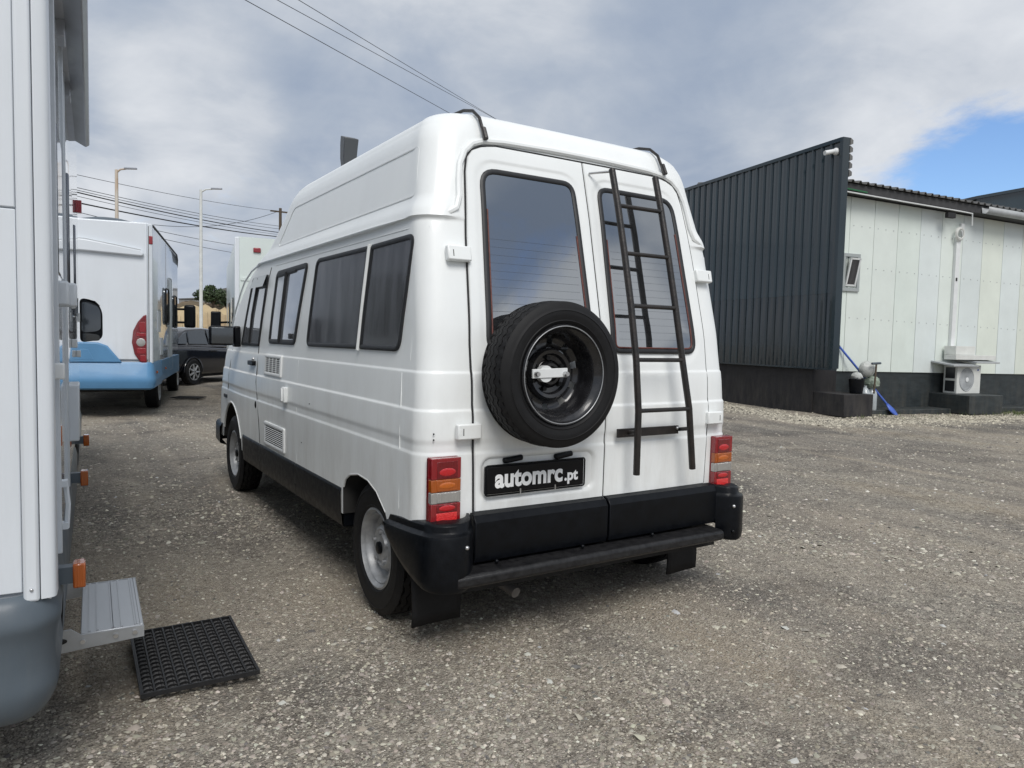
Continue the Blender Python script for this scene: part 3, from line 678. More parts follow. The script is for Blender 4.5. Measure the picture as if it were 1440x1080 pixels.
# side glazing --------------------------------------------------
def swin(SF, pts, rad, glass, name='side_window', w=.024, slider=None, parent=van):
    o_ = dens(rpoly(pts, rad), .05)
    g = patch(name, glass, parent, inset(o_, w*.5), SF, .004, K=6)
    band('window_seal', SEAL, g, o_, SF, .002, w, .009)
    return g
for sg, SF in ((-1, SL), (1, SR)):
    swin(SF, [(.232, 1.290), (1.095, 1.287), (.985, 1.805), (.158, 1.803)], [.02, .06, .06, .02], GLASSS)
    swin(SF, [(-.285, 1.290), (.205, 1.290), (.128, 1.803), (-.375, 1.808)], [.06, .02, .02, .06], GLASSS)
    MB().tube([SF(.219, 1.285, .008), SF(.18, 1.55, .008), SF(.143, 1.81, .008)], .011, 8).build('window_pillar', WHITE, van)
    g = swin(SF, [(1.345, 1.288), (1.99, 1.288), (1.865, 1.79), (1.155, 1.80)], .055, GLASSL, w=.034)
    MB().tube([SF(1.70, 1.30, .010), SF(1.655, 1.50, .010), (SF(1.60, 1.77, .010))], .012, 6).build('slider_bar', SEAL, g)
    MB().obox(SF(1.42, 1.345, .015), (.012, .05, .035)).build('window_catch', SEAL, g, bevel=.004)
    MB().tube([SF(u, v, 0) for u, v in [(1.4, 1.765), (1.6, 1.76), (1.82, 1.755)]], .014, 6).build('curtain_rail', SEAL, g)
    g = swin(SF, [(2.27, 1.262), (2.86, 1.262), (2.56, 1.785), (2.10, 1.785)], [.03, .03, .04, .03], GLASSL, name='cab_window')
    MB().tube([SF(2.56, 1.27, .008), SF(2.50, 1.50, .008), SF(2.37, 1.77, .008)], .011, 6).build('quarter_light_bar', SEAL, g)
    MB().grid([[SF(u, 1.785-.075*0-.0, .012) for u in (2.12, 2.25, 2.42, 2.50)], [SF(u, 1.70, .035) for u in (2.13, 2.27, 2.44, 2.54)]]).build('wind_deflector', mat('deflector', (.42, .45, .45), .3), g)
    # embossed outline round the window group and body panel seams
    MB().tube([SF(u, v, .0) for u, v in dens([(-.40, 1.255), (-.40, 1.255), (-.42, 1.835), (2.0, 1.835)], .08)[:-30]], .0025, 5).build('pressed_line', WHITE, van)
    for pth in ([(2.04, 1.83), (2.09, 1.76), (2.275, 1.25), (2.262, 1.0), (2.23, .88), (2.17, .72), (2.14, .56)], ):
        MB().tube([SF(u, v, .0) for u, v in pth], .0035, 6).build('door_gap_seal', SEAM, van)
    for pth in ([(1.235, 1.20), (1.225, .9), (1.21, .57)], [(-.33, 1.2), (-.352, .95), (-.352, .60)]):
        MB().tube([SF(u, v, -.0005) for u, v in pth], .002, 5).build('panel_seam', WHITE, van)
    MB().tube([SF(3.30, 1.22, -.001), SF(3.36, 1.0, -.001), SF(3.45, .72, -.001)], .003, 6).build('door_gap_seal', SEAM, van)
# flared front arch lips
for sg, SF in ((-1, SL), (1, SR)):
    MB().tube([SF(3.2+.475*math.cos(t), .31+.46*math.sin(t), -.004) for t in np.linspace(.45, math.pi-.45, 22)], .010, 6).build('arch_lip', WHITE, van)
    MB().tube([SF(u, v, -.004) for u, v in ra[1:8]], .006, 6).build('arch_lip', WHITE, van)
# vents on the left side
def vent(y0, y1, z0, z1, nh, nv):
    o_ = dens(rpoly([(y0, z0), (y1, z0), (y1, z1), (y0, z1)], .012), .08)
    g = patch('vent', SEAM, van, inset(o_, .012), SL, .002, K=2)
    band('vent_frame', PVC, g, o_, SL, .004, .026, .008)
    for i in range(nh):
        z = z0+.03+(z1-z0-.06)*(i+.5)/nh; MB().tube([SL(y0+.02, z, .008), SL(y1-.02, z, .008)], (z1-z0-.06)/nh*.24, 6).build('slat', PVC, g)

    for i in range(nv+1):
        y = y0+.03+(y1-y0-.06)*i/nv; MB().tube([SL(y, z0+.02, .007), SL(y, z1-.02, .007)], .004, 6).build('vent_bar', PVC, g)

vent(1.60, 2.03, 1.065, 1.215, 7, 4)
vent(1.47, 1.985, .575, .740, 8, 1)
MB().obox(SL(1.45, .965, .012), (.028, .07, .10)).obox(SL(1.45, .965, .03), (.012, .03, .085)).build('inlet_box', PVC, van, bevel=.006)
# door handle, lock, filler, side repeater
MB().obox(SL(2.40, 1.135, .012), (.03, .16, .035)).build('door_handle', PLASTIC, van, bevel=.006)
MB().sphere(SL(2.40, 1.165, .002), .012).build('door_lock', CHROME, van)
MB().sphere(SL(2.26, .83, .0), .02, sc=(.4, .8, 1.4)).build('fuel_cap_latch', PLASTIC, van)
MB().obox(SL(3.50, .80, .002), (.012, .14, .03)).build('side_trim', PLASTIC, van, bevel=.003)
for u, v in ((.95, .95), (1.1, .70)): MB().sphere(SL(u, v, 0), .004, 8, 6).build('rust_spot', SEAM, van)
for z in (.955, .93): MB().sphere((-.90, -.578, z), .004, 8, 6).build('rivet_hole', SEAM, van)
# door mirror
for sg in (-1, 1):
    k = MB(); k.obox((sg*1.075, 2.93, 1.335), (.19, .07, .155), rot3(0, 0, sg*.12)); mr_ = k.build('door_mirror', PLASTIC, van, bevel=.022, seg=3)
    k = MB(); k.obox((sg*1.073, 2.889, 1.335), (.165, .006, .13), rot3(0, 0, sg*.12)); k.build('mirror_glass', CARG, mr_, bevel=.003)
    k = MB(); k.obox((sg*.955, 2.94, 1.33), (.05, .10, .17)); k.build('mirror_foot', PLASTIC, mr_, bevel=.012)
# windscreen (faces away)
ws = [(-.78, 1.30), (.78, 1.30), (.70, 1.80), (-.70, 1.80)]
patch('windscreen', GLASS, van, dens(rpoly(ws, .06), .08), lambda u, v, o_: Vector((u, Yf(v)+.05*(1-(u/.95)**2)+o_+.01, v)), .012, K=5)

# wheels ---------------------------------------------------------
def tyre_mesh(r, w, rim_r, ax, tread=True, n=132):
    """ax(r,theta,a) maps to 3d; a = 0 centre, +-w/2 sides"""
    prof = [(rim_r, -w*.40), (rim_r+.012, -w*.44), (rim_r+.020, -w*.470), (rim_r+.0225, -w*.486), (rim_r+.026, -w*.474), (rim_r+.045, -w*.497), (rim_r+.052, -w*.500), (r-.044, -w*.494), (r-.042, -w*.506), (r-.039, -w*.484), (r-.03, -w*.468), (r-.012, -w*.43), (r-.004, -w*.39)]
    ribs = [-.36, -.35, -.335, -.325, -.19, -.178, -.162, -.15, -.01, .003, .017, .03, .15, .162, .178, .19, .325, .335, .35, .36]
    dep = [0, .011, .011, 0]*5
    rows = []
    for rr_, a_ in prof: rows.append([ax(rr_, 2*math.pi*k/n, a_) for k in range(n)])
    for q, dd in zip(ribs, dep):
        row = []
        for k in range(n):
            zig = (.010 if (k//2) % 2 else -.010)
            cut_ = .003 if (abs(q) > .3 and k % 3 == 0) else 0
            row.append(ax(r-dd-(r*.0)-cut_-.010*(abs(q)/.36)**2, 2*math.pi*k/n, w*q+zig*.6))
        rows.append(row)
    for rr_, a_ in prof[::-1]: rows.append([ax(rr_, 2*math.pi*k/n, -a_) for k in range(n)])
    return MB().grid([r_ for r_ in rows], True)
def road_rim(ax, rr_, mt_sil):
    k = MB(); prof = [(rr_+.004, -.075), (rr_+.006, -.082), (rr_-.004, -.085), (rr_-.010, -.074), (rr_-.018, -.064), (rr_-.024, -.068), (rr_-.031, -.058), (rr_-.037, -.026), (rr_-.060, -.014), (rr_*.60, -.026), (rr_*.55, -.046), (rr_*.47, -.054), (rr_*.41, -.048), (rr_*.36, -.046), (rr_*.33, -.058), (rr_*.14, -.058)]
    n_ = 96
    def skip(i, q): return i == 8 and (q % 12) in (4, 5, 6, 7)
    k.lathe(prof, n_, ax, skip)
    k.lathe([(rr_-.05, 0.0), (.01, 0.0)], 24, ax)
    return k
def wheel(x, y, r, sg, rimmat, name='wheel'):
    w = .185
    ax = lambda rr_, t, a_: Vector((x-(-sg)*0+sg*(-a_), y+rr_*math.cos(t), r+.0+rr_*math.sin(t)))
    T = tyre_mesh(r, w, .186, ax, n=96).build('tyre', RUBBER, None, smooth=40, recalc=True)
    RM = road_rim(ax, .192, rimmat).build('rim', rimmat, None, smooth=40, recalc=True)
    cpm = MB().lathe([(.030, -.055), (.030, -.070), (.022, -.074), (.001, -.074)], 24, ax).build('hub_cap', PLASTIC, None, recalc=True)
    nm = MB()
    for i in range(5):
        t = 2*math.pi*i/5+.3; p0 = ax(.075, t, -.045); p1 = ax(.075, t, -.066); nm.tube([p0, p1], .011, 6)
    nts = nm.build('wheel_nuts', rimmat, None)
    bx = MB().lathe([(.16, .0), (.001, .0)], 24, ax).build(name, DARK, van)
    for o in (T, RM, cpm, nts): o.parent = bx
    return bx
for sg in (-1, 1):
    wheel(sg*.835, 0, .325, sg, SILVER); wheel(sg*.835, 3.2, .325, sg, SILVER)
# spare wheel on the left rear door
SC = Vector((-.408, -.728, 1.210)); 
axs = lambda rr_, t, a_: Vector((SC.x+rr_*math.cos(t), SC.y+a_, SC.z+rr_*math.sin(t)))
sw = MB().lathe([(.06, .02), (.06, .14), (.001, .14)], 24, axs).build('spare_wheel', BAR, van, recalc=True)
tyre_mesh(.316, .19, .208, axs, n=168).build('tyre', RUBBER, sw, smooth=40, recalc=True)
k = MB(); prof = [(.208, -.076), (.216, -.086), (.212, -.092), (.204, -.090), (.197, -.076), (.183, -.068), (.177, -.05), (.171, .00), (.168, .022), (.158, .036), (.132, .042), (.118, .036), (.113, .018), (.104, .006), (.090, .010), (.082, .026), (.062, .030), (.053, .024), (.046, .010), (.034, .010), (.034, .05)]
def skp(i, q): return i == 9 and (q % 12) in (3, 4, 5, 6)
k.lathe(prof, 120, axs, skp); k.build('rim', BLACKRIM, sw, smooth=45, recalc=True)
lr = [(.1905+.0*t, -.0935) for t in range(1)]
MB().tube([axs(.207, t, -.0925) for t in np.linspace(0, 2*math.pi, 90)[:-1]], .0022, 5, closed=True).build('rim_lip', SILVER, sw)
for t in (.5, 1.75, 3.0, 4.3, 5.6): MB().tube([axs(.070, t, .03), axs(.070, t, .014)], .010, 10).build('stud_hole', RUBBER, sw)
k = MB(); k.obox((-.436, -.748, 1.215), (.185, .010, .040), rot3(0, -.03, 0)); k.build('bracket_bar', PVC, sw, bevel=.003)
MB().tube([(-.455, -.72, 1.212), (-.455, -.748, 1.212)], .036, 20).build('bracket_boss', PVC, sw)
for x in (-.512, -.360): MB().tube([(x, -.741, 1.212), (x, -.775, 1.212)], [.013, .010], 8).build('bracket_bolt', CHROME, sw)
MB().tube([(-.17, -.60, 1.27), (-.13, -.66, 1.262)], .012, 8).sphere((-.126, -.668, 1.26), .017).build('bracket_knob', PLASTIC, sw)
# ladder on the right rear door
lad = MB().obox((.25, -.640, .917), (.405, .012, .042), rot3(0, .0, 0)).build('ladder', BAR, van, bevel=.002)
YL = lambda z: Yr(z)-.115
zl_ = [.72, 1.03, 1.27, 1.53, 1.79, 2.03, 2.20]; xl_ = [.125, .112, .11, .108, .105, .10, .095]; xr_ = [.505, .452, .418, .405, .398, .39, .383]
for xs_ in (xl_, xr_):
    MB().tube([(x, YL(z) if z > .8 else -.70, z) for x, z in zip(xs_, zl_)], .0165, 12).build('rail', BAR, lad)
for z in (2.02, 1.785, 1.53, 1.272, 1.03):
    MB().tube([(float(np.interp(z, zl_, xl_)), YL(z), z), (float(np.interp(z, zl_, xr_)), YL(z)-.004, z)], .0105, 10).build('rung', BAR, lad)
for x in (.118, .46): MB().tube([(x, -.64, .917), (x, YL(.93), .93)], .010, 8).build('standoff', BAR, lad)
MB().tube([(.03, Yr(2.19)-.015, 2.188), (.095, YL(2.19), 2.19)], .006, 8).build('standoff', CHROME, lad)
MB().sphere((.44, -.648, .925), .008).build('screw', CHROME, lad)
# roof hooks either side
for x in (-.56, .56):
    pth = [(x+.01, .10, 2.446), (x, -.05, 2.448), (x, -.16, 2.442), (x, -.25, 2.418), (x, -.312, 2.372), (x, -.345, 2.31), (x, -.365, 2.265)]
    k = MB().tube(pth, [.008]*5+[.008, .009], 8).build('roof_hook', BAR, van)
    MB().tube([(x, -.352, 2.315), (x, -.378, 2.262)], .012, 8).build('hook_foot', BAR, k)
# roof cowl vent
k = MB(); rows = []   # cowl
for z, wx, wy, dy in ((2.42, .035, .03, 0), (2.56, .036, .03, .0), (2.68, .052, .04, -.01), (2.76, .054, .045, -.02), (2.815, .055, .045, -.035)):
    rows.append([(-.34+sx*wx, 2.05+dy+sy*wy, z+(.03 if sy > 0 and z > 2.7 else 0)) for sx, sy in ((-1, -1), (1, -1), (1, 1), (-1, 1))])
k.grid(rows, True); k.f.append([len(k.v)-4, len(k.v)-3, len(k.v)-2, len(k.v)-1]); k.m.append(0)
k.build('roof_cowl', mat('cowl_plastic', (.06, .065, .07), .4), van, smooth=20, bevel=.006)

# ------------------------------------------------------------------ MOTORHOMES
def local_to_world(): pass
# near one, on the left edge of the picture: origin at its rear right corner
rv = thing('motorhome', 'white motorhome with grey bumper, wound-in awning and aluminium entry step at the left edge', 'motorhome', (-2.245, -.93, 0), -R(2.4))
def rsec(W_, L_, r_, z, n_=6, x1=0.0):
    pts = []
    for (cx_, cy_, a0) in ((x1-r_, r_, -90), (x1-r_, L_-r_, 0), (x1-W_+r_, L_-r_, 90), (x1-W_+r_, r_, 180)):
        for k_ in range(n_+1):
            t = R(a0+90*k_/n_); pts.append((cx_+r_*math.cos(t), cy_+r_*math.sin(t), z))
    return pts
k = MB(); rows = [rsec(2.25, 5.6, .02, z) for z in (.60, .63)]+[rsec(2.25, 5.6, .02, z) for z in (2.85, 2.95)]
k.grid(rows, True); nn = len(rows[0]); k.f += [list(range(nn))[::-1], [3*nn+i for i in range(nn)]]; k.m += [0, 0]
k.build('body', RVGLOSS, rv, recalc=True)
# rear wall skin and corner mouldings
box('rear_panel', RVW, rv, -2.2, -.066, -.012, .0, 1.672, 2.93, bevel=.003)
box('rear_panel', RVW, rv, -2.2, -.066, -.012, .0, .64, 1.668, bevel=.003)
box('corner_moulding', RVW, rv, -.064, -.026, -.030, .02, .615, 2.96, bevel=.008, seg=3)
MB().prism(rpoly([(-.024, -.026), (.012, -.020), (.014, .06), (-.024, .05)], [.004, .018, .01, .004]), .62, 2.96, lambda u, v, a_: (u, v, a_)).build('corner_moulding', RVW, rv, recalc=True)
for x in (-.045,): MB().sphere((x, -.031, .65), .005, 8, 6).build('screw', CHROME, rv)
# wrap-around bumper
rows = []
zbp = [.262, .272, .30, .34, .37, .40, .46, .52, .545, .565, .60, .625, .635]; ob = [-.085, -.05, -.02, -.002, .004, .000, -.006, .002, .012, .013, .002, -.012, -.03]
pathb = [(-2.25, 0)]+[(-2.25+(2.16)*t, 0) for t in np.linspace(.05, 1, 12)]
for z, o_ in zip(zbp, ob):
    r_ = []
    rc = .11
    for t in np.linspace(0, 1, 10): r_.append((-2.2+(2.2-rc)*t, -.055-o_, z))
    for t in np.linspace(0, 90, 9)[1:]:
        a_ = R(-90+t); r_.append((-rc+.010+(rc+o_)*math.cos(a_), -.055+rc+(rc+o_)*math.sin(a_), z))
    for y in (.12, .2, .3, .36): r_.append((.010+o_*.8, y, z))
    rows.append(r_)
o = MB().grid(rows).build('rear_bumper', GREY, rv, smooth=60, recalc=True); q = o.modifiers.new('s', 'SUBSURF'); q.levels = q.render_levels = 2
# side skirt
rows = []
for z, o_ in ((.30, -.03), (.33, .004), (.46, .010), (.56, .012), (.60, .004), (.62, -.004)):
    rows.append([(.004+o_, y, z) for y in (.37, .45, 1.15, 1.5, 2.3, 3.0)])
MB().grid(rows).build('side_skirt', GREY, rv, recalc=True)
rows = []
for z, o_ in ((.30, -.03), (.33, .0), (.56, .008), (.62, -.006)): rows.append([(.004+o_, y, z) for y in (4.0, 4.5, 5.5)])
MB().grid(rows).build('side_skirt', GREY, rv, recalc=True)
MB().box(-2.2, -.12, .15, 5.5, .33, .60).build('chassis', DARK, rv)
# amber side markers on stalks
for y in (.20, 1.86, 3.3):
    box('side_marker', AMBER, rv, .046, .080, y-.03, y+.03, .575, .65, bevel=.005); MB().box(.0, .048, y-.02, y+.02, .59, .64).build('marker_bracket', GREY, rv)
box('side_marker', AMBER, rv, -.001, .012, .57, .63, .955, 1.025, bevel=.003)
# entry door with mouldings, latch and hinges
door = box('entry_door', RVGLOSS, rv, -.004, .006, .42, 1.16, .66, 2.45, bevel=.003)
for y, w_, pr in ((.395, .022, .014), (.44, .012, .010), (1.185, .022, .014), (1.30, .015, .012), (1.55, .02, .010)):
    box('vertical_moulding', RVTRIM, rv, -.002, pr, y-w_/2, y+w_/2, .63, 2.93, bevel=.003)
box('door_latch', RVTRIM, door, .0, .042, .42, .49, 1.432, 1.512, bevel=.008); box('door_latch', RVTRIM, door, .0, .062, .52, .60, 1.432, 1.512, bevel=.008)
box('door_window', GLASS, door, .004, .010, .60, 1.02, 1.55, 2.05, bevel=.003)
MB().tube([(.025, .44, .70), (.030, .44, .78), (.022, .44, .86)], .008, 6).box(0, .03, .42, .46, .70, .72).box(0, .03, .42, .46, .84, .86).build('grab_hook', RVTRIM, rv)
box('service_locker', RVW, rv, -.002, .045, 1.85, 2.15, .80, 1.08, bevel=.006)
for y, z0, z1 in ((1.75, 1.5, 2.1), (3.3, 1.45, 2.05)):
    w_ = box('side_window', GLASS, rv, -.002, .018, y, y+.75, z0, z1, bevel=.012, seg=3)
    box('window_stay', PVC, w_, .018, .035, y+.1, y+.14, z0-.04, z0+.02, bevel=.004)
box('top_marker', RED, rv, .0, .045, 4.40, 4.46, 2.28, 2.38, bevel=.004)
for y, z in ((.3, 1.2), (2.6, 1.25), (4.0, 1.15)): box('catch', PVC, rv, 0, .03, y, y+.05, z, z+.05, bevel=.005)
# awning cassette
P_ = [(.0, 2.52), (.085, 2.475), (.105, 2.49), (.100, 2.62), (.06, 2.67), (.0, 2.68)]
aw = MB().prism(P_, .02, 2.90, lambda u, v, a_: (u, a_, v)).build('awning_cassette', AWN, rv, bevel=.005, recalc=True)
for y in (.9, 1.7): box('awning_arm_bracket', AWN, aw, .0, .03, y, y+.12, 2.44, 2.52)
MB().prism([(.0, 2.50), (.03, 2.505), (.03, 2.53), (0, 2.54)], .02, 2.90, lambda u, v, a_: (u, a_, v)).build('awning_rail', AWN, aw)
# cab ahead
k = MB(); rows = []
for y, hw, zt_ in ((5.55, 1.0, 2.2), (6.0, .99, 2.1), (6.5, .97, 1.75), (7.0, .95, 1.3), (7.5, .85, 1.1)):
    rows.append([(-1.125+hw*sx, y, z) for sx, z in ((-1, .35), (-1, 1.2 if zt_ > 1.2 else zt_-.05), (-.85, zt_), (.85, zt_), (1, 1.2 if zt_ > 1.2 else zt_-.05), (1, .35))])
k.grid(rows, True); k.f.append(list(range(len(k.v)-6, len(k.v)))); k.m.append(0); k.build('cab', RVW, rv, recalc=True)
o_ = rpoly([(-.09, -.20), (.10, -.17), (.10, .12), (.02, .20), (-.09, .20)], [.05, .06, .08, .08, .04])
mm = MB().prism([(u*.95, v) for u, v in o_], 5.30, 5.42, lambda u, v, a_: (.095+u, a_, 1.44+v)).build('door_mirror', PLASTIC, rv, bevel=.012, recalc=True)
MB().prism([(u*.80, v*.70+.03) for u, v in o_], 5.293, 5.302, lambda u, v, a_: (.095+u, a_, 1.44+v)).build('mirror_glass', CARG, mm, recalc=True)
MB().prism([(u*.7, v*.18-.15) for u, v in o_], 5.293, 5.302, lambda u, v, a_: (.095+u, a_, 1.44+v)).build('mirror_glass', CARG, mm, recalc=True)
def simple_wheel(parent, x, y, r, w, sg, rimm=SILVER, name='wheel'):
    ax = lambda rr_, t, a_: Vector((x-sg*a_, y+rr_*math.cos(t), r+rr_*math.sin(t)))
    hub = MB().lathe([(r*.6, 0), (.001, 0)], 20, ax).build(name, DARK, parent)
    MB().lathe([(r*.62, w*.45), (r*.9, w*.5), (r, w*.4), (r, -w*.4), (r*.93, -w*.5), (r*.64, -w*.46), (r*.6, -w*.3)], 40, ax).build('tyre', RUBBER, hub, recalc=True)
    k = MB().lathe([(r*.64, -w*.44), (r*.62, -w*.49), (r*.56, -w*.36), (r*.48, -w*.2), (r*.44, -w*.2), (r*.25, -w*.34), (r*.02, -w*.36)], 42, ax, skip=lambda i, q: i == 4 and q % 6 in (2, 3, 4))
    k.build('rim', rimm, hub, recalc=True); return hub
simple_wheel(rv, -.14, 3.5, .34, .22, 1); simple_wheel(rv, -.14, 6.6, .34, .2, 1)
simple_wheel(rv, -2.1, 3.5, .34, .22, -1); simple_wheel(rv, -2.1, 6.6, .34, .2, -1)
# entry step
st = MB()
st.box(.058, .250, .52, 1.075, .289, .304).build('entry_step', ALU, rv, bevel=.003)
st = [o for o in rv.children if o.name.startswith('entry_step')][0]; st['label'] = 'folded-out aluminium entry step'
for x in (.085, .11, .155, .16, .185, .228, .234): MB().box(x-.0035, x+.0035, .525, 1.07, .3035, .3075).build('tread_ridge', ALU, st)
MB().box(.240, .253, .52, 1.075, .270, .306).build('step_nosing', ALU, st, bevel=.003)
for y in (.505, 1.078):
    P_ = [(-.08, .245), (-.08, .325), (.03, .33), (.06, .305), (.254, .305), (.254, .265), (.06, .255)]
    sa = MB().prism(P_, y, y+.006, lambda u, v, a_: (u, a_, v)).build('step_arm', ALU, st, recalc=True)
for x, z in ((.065, .282), (.165, .284), (.225, .286)): MB().tube([(x, .498, z), (x, .506, z)], .008, 8).build('step_bolt', CHROME, st)
MB().sphere((.0, .5035, .292), .014, sc=(1.4, .15, .7)).build('arm_slot', DARK, st)

# second motorhome: blue and white
b2 = thing('motorhome', 'white and blue motorhome parked further back with crescent red tail lamp', 'motorhome', (-.88, 9.45, 0), -R(12))
LL = 5.0
k = MB(); rows = [rsec(2.3, LL, .04, z) for z in (.55, .85, 2.6, 3.0)]+[rsec(2.2, LL-.1, .05, 3.06, x1=-.05)]
rows[-1] = [(x, y+.05, z) for x, y, z in rows[-1]]
k.grid(rows, True); nn = len(rows[0]); k.f += [list(range(nn))[::-1], [4*nn+i for i in range(nn)]]; k.m += [0, 0]
k.build('body', RVGLOSS, b2, recalc=True)
rear = box('rear_wall', RVW, b2, -2.22, -.06, -.03, .02, .90, 3.05, bevel=.02, seg=3)
box('corner_moulding', RVTRIM, b2, -.06, .012, -.02, .05, .85, 3.04, bevel=.015); box('corner_moulding', SEAM, b2, -.045, -.038, -.026, -.01, .85, 3.0, bevel=0)
MB().prism([(-2.2, 2.62), (-.12, 2.52), (-.10, 2.56), (-.14, 2.62), (-.9, 2.74), (-2.2, 2.80)], -.09, -.02, lambda u, v, a_: (u, a_, v)).build('high_ledge', RVW, b2, bevel=.02, recalc=True)
MB().tube([(-2.2, -.086, 2.80), (-.9, -.086, 2.745), (-.14, -.086, 2.62)], .005, 5).build('ledge_line', GUT, b2)
# bumper
rows = []
for z, o_ in ((.43, -.06), (.46, .04), (.55, .07), (.62, .075), (.66, .05), (.84, .03), (.87, .01)):
    r_ = [(-2.28+2.2*t, -.04-o_, z+.05*(1-t)*0) for t in np.linspace(0, 1, 8)]
    for t in (20, 45, 70, 90): a_ = R(-90+t); r_.append((-.08+(.08+o_*.6)*math.cos(a_), -.04+.0+(.08+o_)*math.sin(a_)+.08, z))
    r_ += [(o_*.6, .3, z), (o_*.5, 1.2, z)]
    rows.append(r_)
MB().grid(rows).build('rear_bumper', BLUE, b2, smooth=50, recalc=True)
MB().prism([(-2.3, .86), (-.42, .86), (-.62, 1.12), (-.75, 1.17), (-2.3, 1.19)], -.085, -.02, lambda u, v, a_: (u, a_, v)).build('rear_valance', BLUE, b2, bevel=.02, recalc=True)
MB().prism([(-2.2, .90), (-.80, .90), (-.88, 1.06), (-2.2, 1.08)], -.088, -.08, lambda u, v, a_: (u, a_, v)).build('valance_recess', BLUE, b2, bevel=.006, recalc=True)
MB().box(-.012, .02, 1.2, LL, .50, .86).build('side_skirt', BLUE, b2)
pl_ = box('number_plate', PVC, b2, -1.52, -1.00, -.10, -.088, .93, 1.04, bevel=.004)
text('S', .10, (-1.085, -.1015, .948), SEAM, pl_, 'plate_letter', off=.001)
lamp = MB().prism([(-.075+.0, 1.62), (-.12, 1.60), (-.20, 1.50), (-.265, 1.36), (-.285, 1.18), (-.25, 1.0), (-.17, .87), (-.075, .78)], -.055, -.02, lambda u, v, a_: (u, a_, v)).build('tail_lamp', REDD, b2, bevel=.012, recalc=True)
for z0, z1, x0, x1 in ((1.34, 1.50, -.175, -.085), (1.0, 1.09, -.215, -.085), (.88, .98, -.165, -.085), (1.27, 1.33, -.22, -.085)):
    MB().box(x0, x1, -.062, -.05, z0, z1).build('lamp_lens', RED, lamp, bevel=.012)
MB().sphere((-.155, -.056, 1.18), .065, 14, 10, sc=(1, .12, 1)).build('lamp_lens', CLEAR, lamp)
box('top_marker', RED, b2, -.035, .02, -.03, .02, 2.72, 2.85, bevel=.01)
for y0, y1, z0, z1 in ((1.9, 2.5, 1.50, 2.15), (3.6, 4.3, 1.45, 2.1)):
    w_ = MB().prism(rpoly([(y0, z0), (y1, z0), (y1, z1), (y0, z1)], .12), -.005, .03, lambda u, v, a_: (a_, u, v)).build('side_window', CARG, b2, recalc=True)
    MB().tube([(.03, u, v) for u, v in rpoly([(y0, z0), (y1, z0), (y1, z1), (y0, z1)], .12)], .015, 5, closed=True).build('window_rim', SEAL, w_)
dr = MB().box(-.002, .012, 2.75, 3.3, .62, 2.40).build('entry_door', RVTRIM, b2, bevel=.01)
MB().tube([(.014, u, v) for u, v in rpoly([(2.75, .62), (3.3, .62), (3.3, 2.4), (2.75, 2.4)], .08)], .008, 5, closed=True).build('door_frame', GUT, dr)
for y, z, w_, h in ((.75, 1.35, .4, .35), (1.2, .95, .35, .3), (2.3, 1.1, .25, .2)): box('service_hatch', RVTRIM, b2, -.001, .015, y, y+w_, z, z+h, bevel=.004)
for y in (.25, 1.7): box('side_marker', AMBER, b2, .03, .05, y, y+.08, .68, .72, bevel=.004)
MB().tube([(.005, .2, 3.03), (.005, LL-.3, 3.03), (.0, LL-.05, 2.95), (-.02, LL+.1, 2.80)], .018, 6).build('roof_edge_strip', SEAL, b2)
k = MB(); rows = []
for y, hw, zt_ in ((LL-.05, 1.12, 3.0), (LL+.5, 1.1, 2.7), (LL+.9, 1.02, 2.1), (LL+1.5, .98, 1.3), (LL+2.0, .9, 1.1)):
    rows.append([(-1.15+hw*sx, y, z) for sx, z in ((-1, .45), (-1, min(1.6, zt_-.1)), (-.9, zt_), (.9, zt_), (1, min(1.6, zt_-.1)), (1, .45))])
k.grid(rows, True); k.f.append(list(range(len(k.v)-6, len(k.v)))); k.m.append(0); k.build('cab', RVW, b2, recalc=True)
mm = box('door_mirror', PLASTIC, b2, .10, .34, 5.35, 5.50, 1.46, 1.98, bevel=.05, seg=3)
for z in (1.58, 1.88): MB().tube([(-.12, 5.5, z), (.15, 5.44, z)], .025, 8).build('mirror_arm', PLASTIC, mm)
MB().lathe([(.001, .16), (.25, .15), (.42, .11), (.48, .05), (.46, .0)], 36, lambda r_, t, a_: Vector((-.75+r_*math.cos(t), 1.0+r_*math.sin(t), 3.05+a_))).build('roof_dish', GREY, b2, recalc=True)
MB().lathe([(.06, 0), (.06, .1)], 12, lambda r_, t, a_: Vector((-.75+r_*math.cos(t), 1.0+r_*math.sin(t), 3.0+a_))).build('dish_foot', DARK, b2)
MB().box(-2.1, -.15, .3, LL, .38, .56).build('chassis', DARK, b2)
for x, sg in ((-.16, 1), (-2.12, -1)):
    simple_wheel(b2, x, 1.62, .34, .22, sg); simple_wheel(b2, x, 5.6, .34, .22, sg)

# third motorhome, ahead of the campervan
b3 = thing('motorhome', 'tall greenish-white motorhome mostly hidden behind the campervan nose', 'motorhome', (.38, 9.46, 0), -R(9.7))
k = MB(); rows = [rsec(2.2, 6.0, .05, z, x1=2.2) for z in (.45, .8, 2.4, 2.92)]+[[(x, y, 2.97) for x, y, z in rsec(2.16, 5.96, .05, 0, x1=2.18)]]
k.grid(rows, True); nn = len(rows[0]); k.f += [list(range(nn))[::-1], [4*nn+i for i in range(nn)]]; k.m += [0, 0]
k.build('body', TRW, b3, recalc=True)
box('corner_moulding', RVW, b3, -.012, .06, -.02, .06, .5, 2.96, bevel=.012)
box('top_marker', RED, b3, .28, .40, -.03, .0, 2.72, 2.80, bevel=.012)
box('rear_trim', TRW, b3, .08, 2.1, -.012, .0, 2.24, 2.30, bevel=.004)
for y in (1.0, 3.3): box('side_window', CARG, b3, -.02, .0, y, y+.8, 1.4, 2.0, bevel=.008)
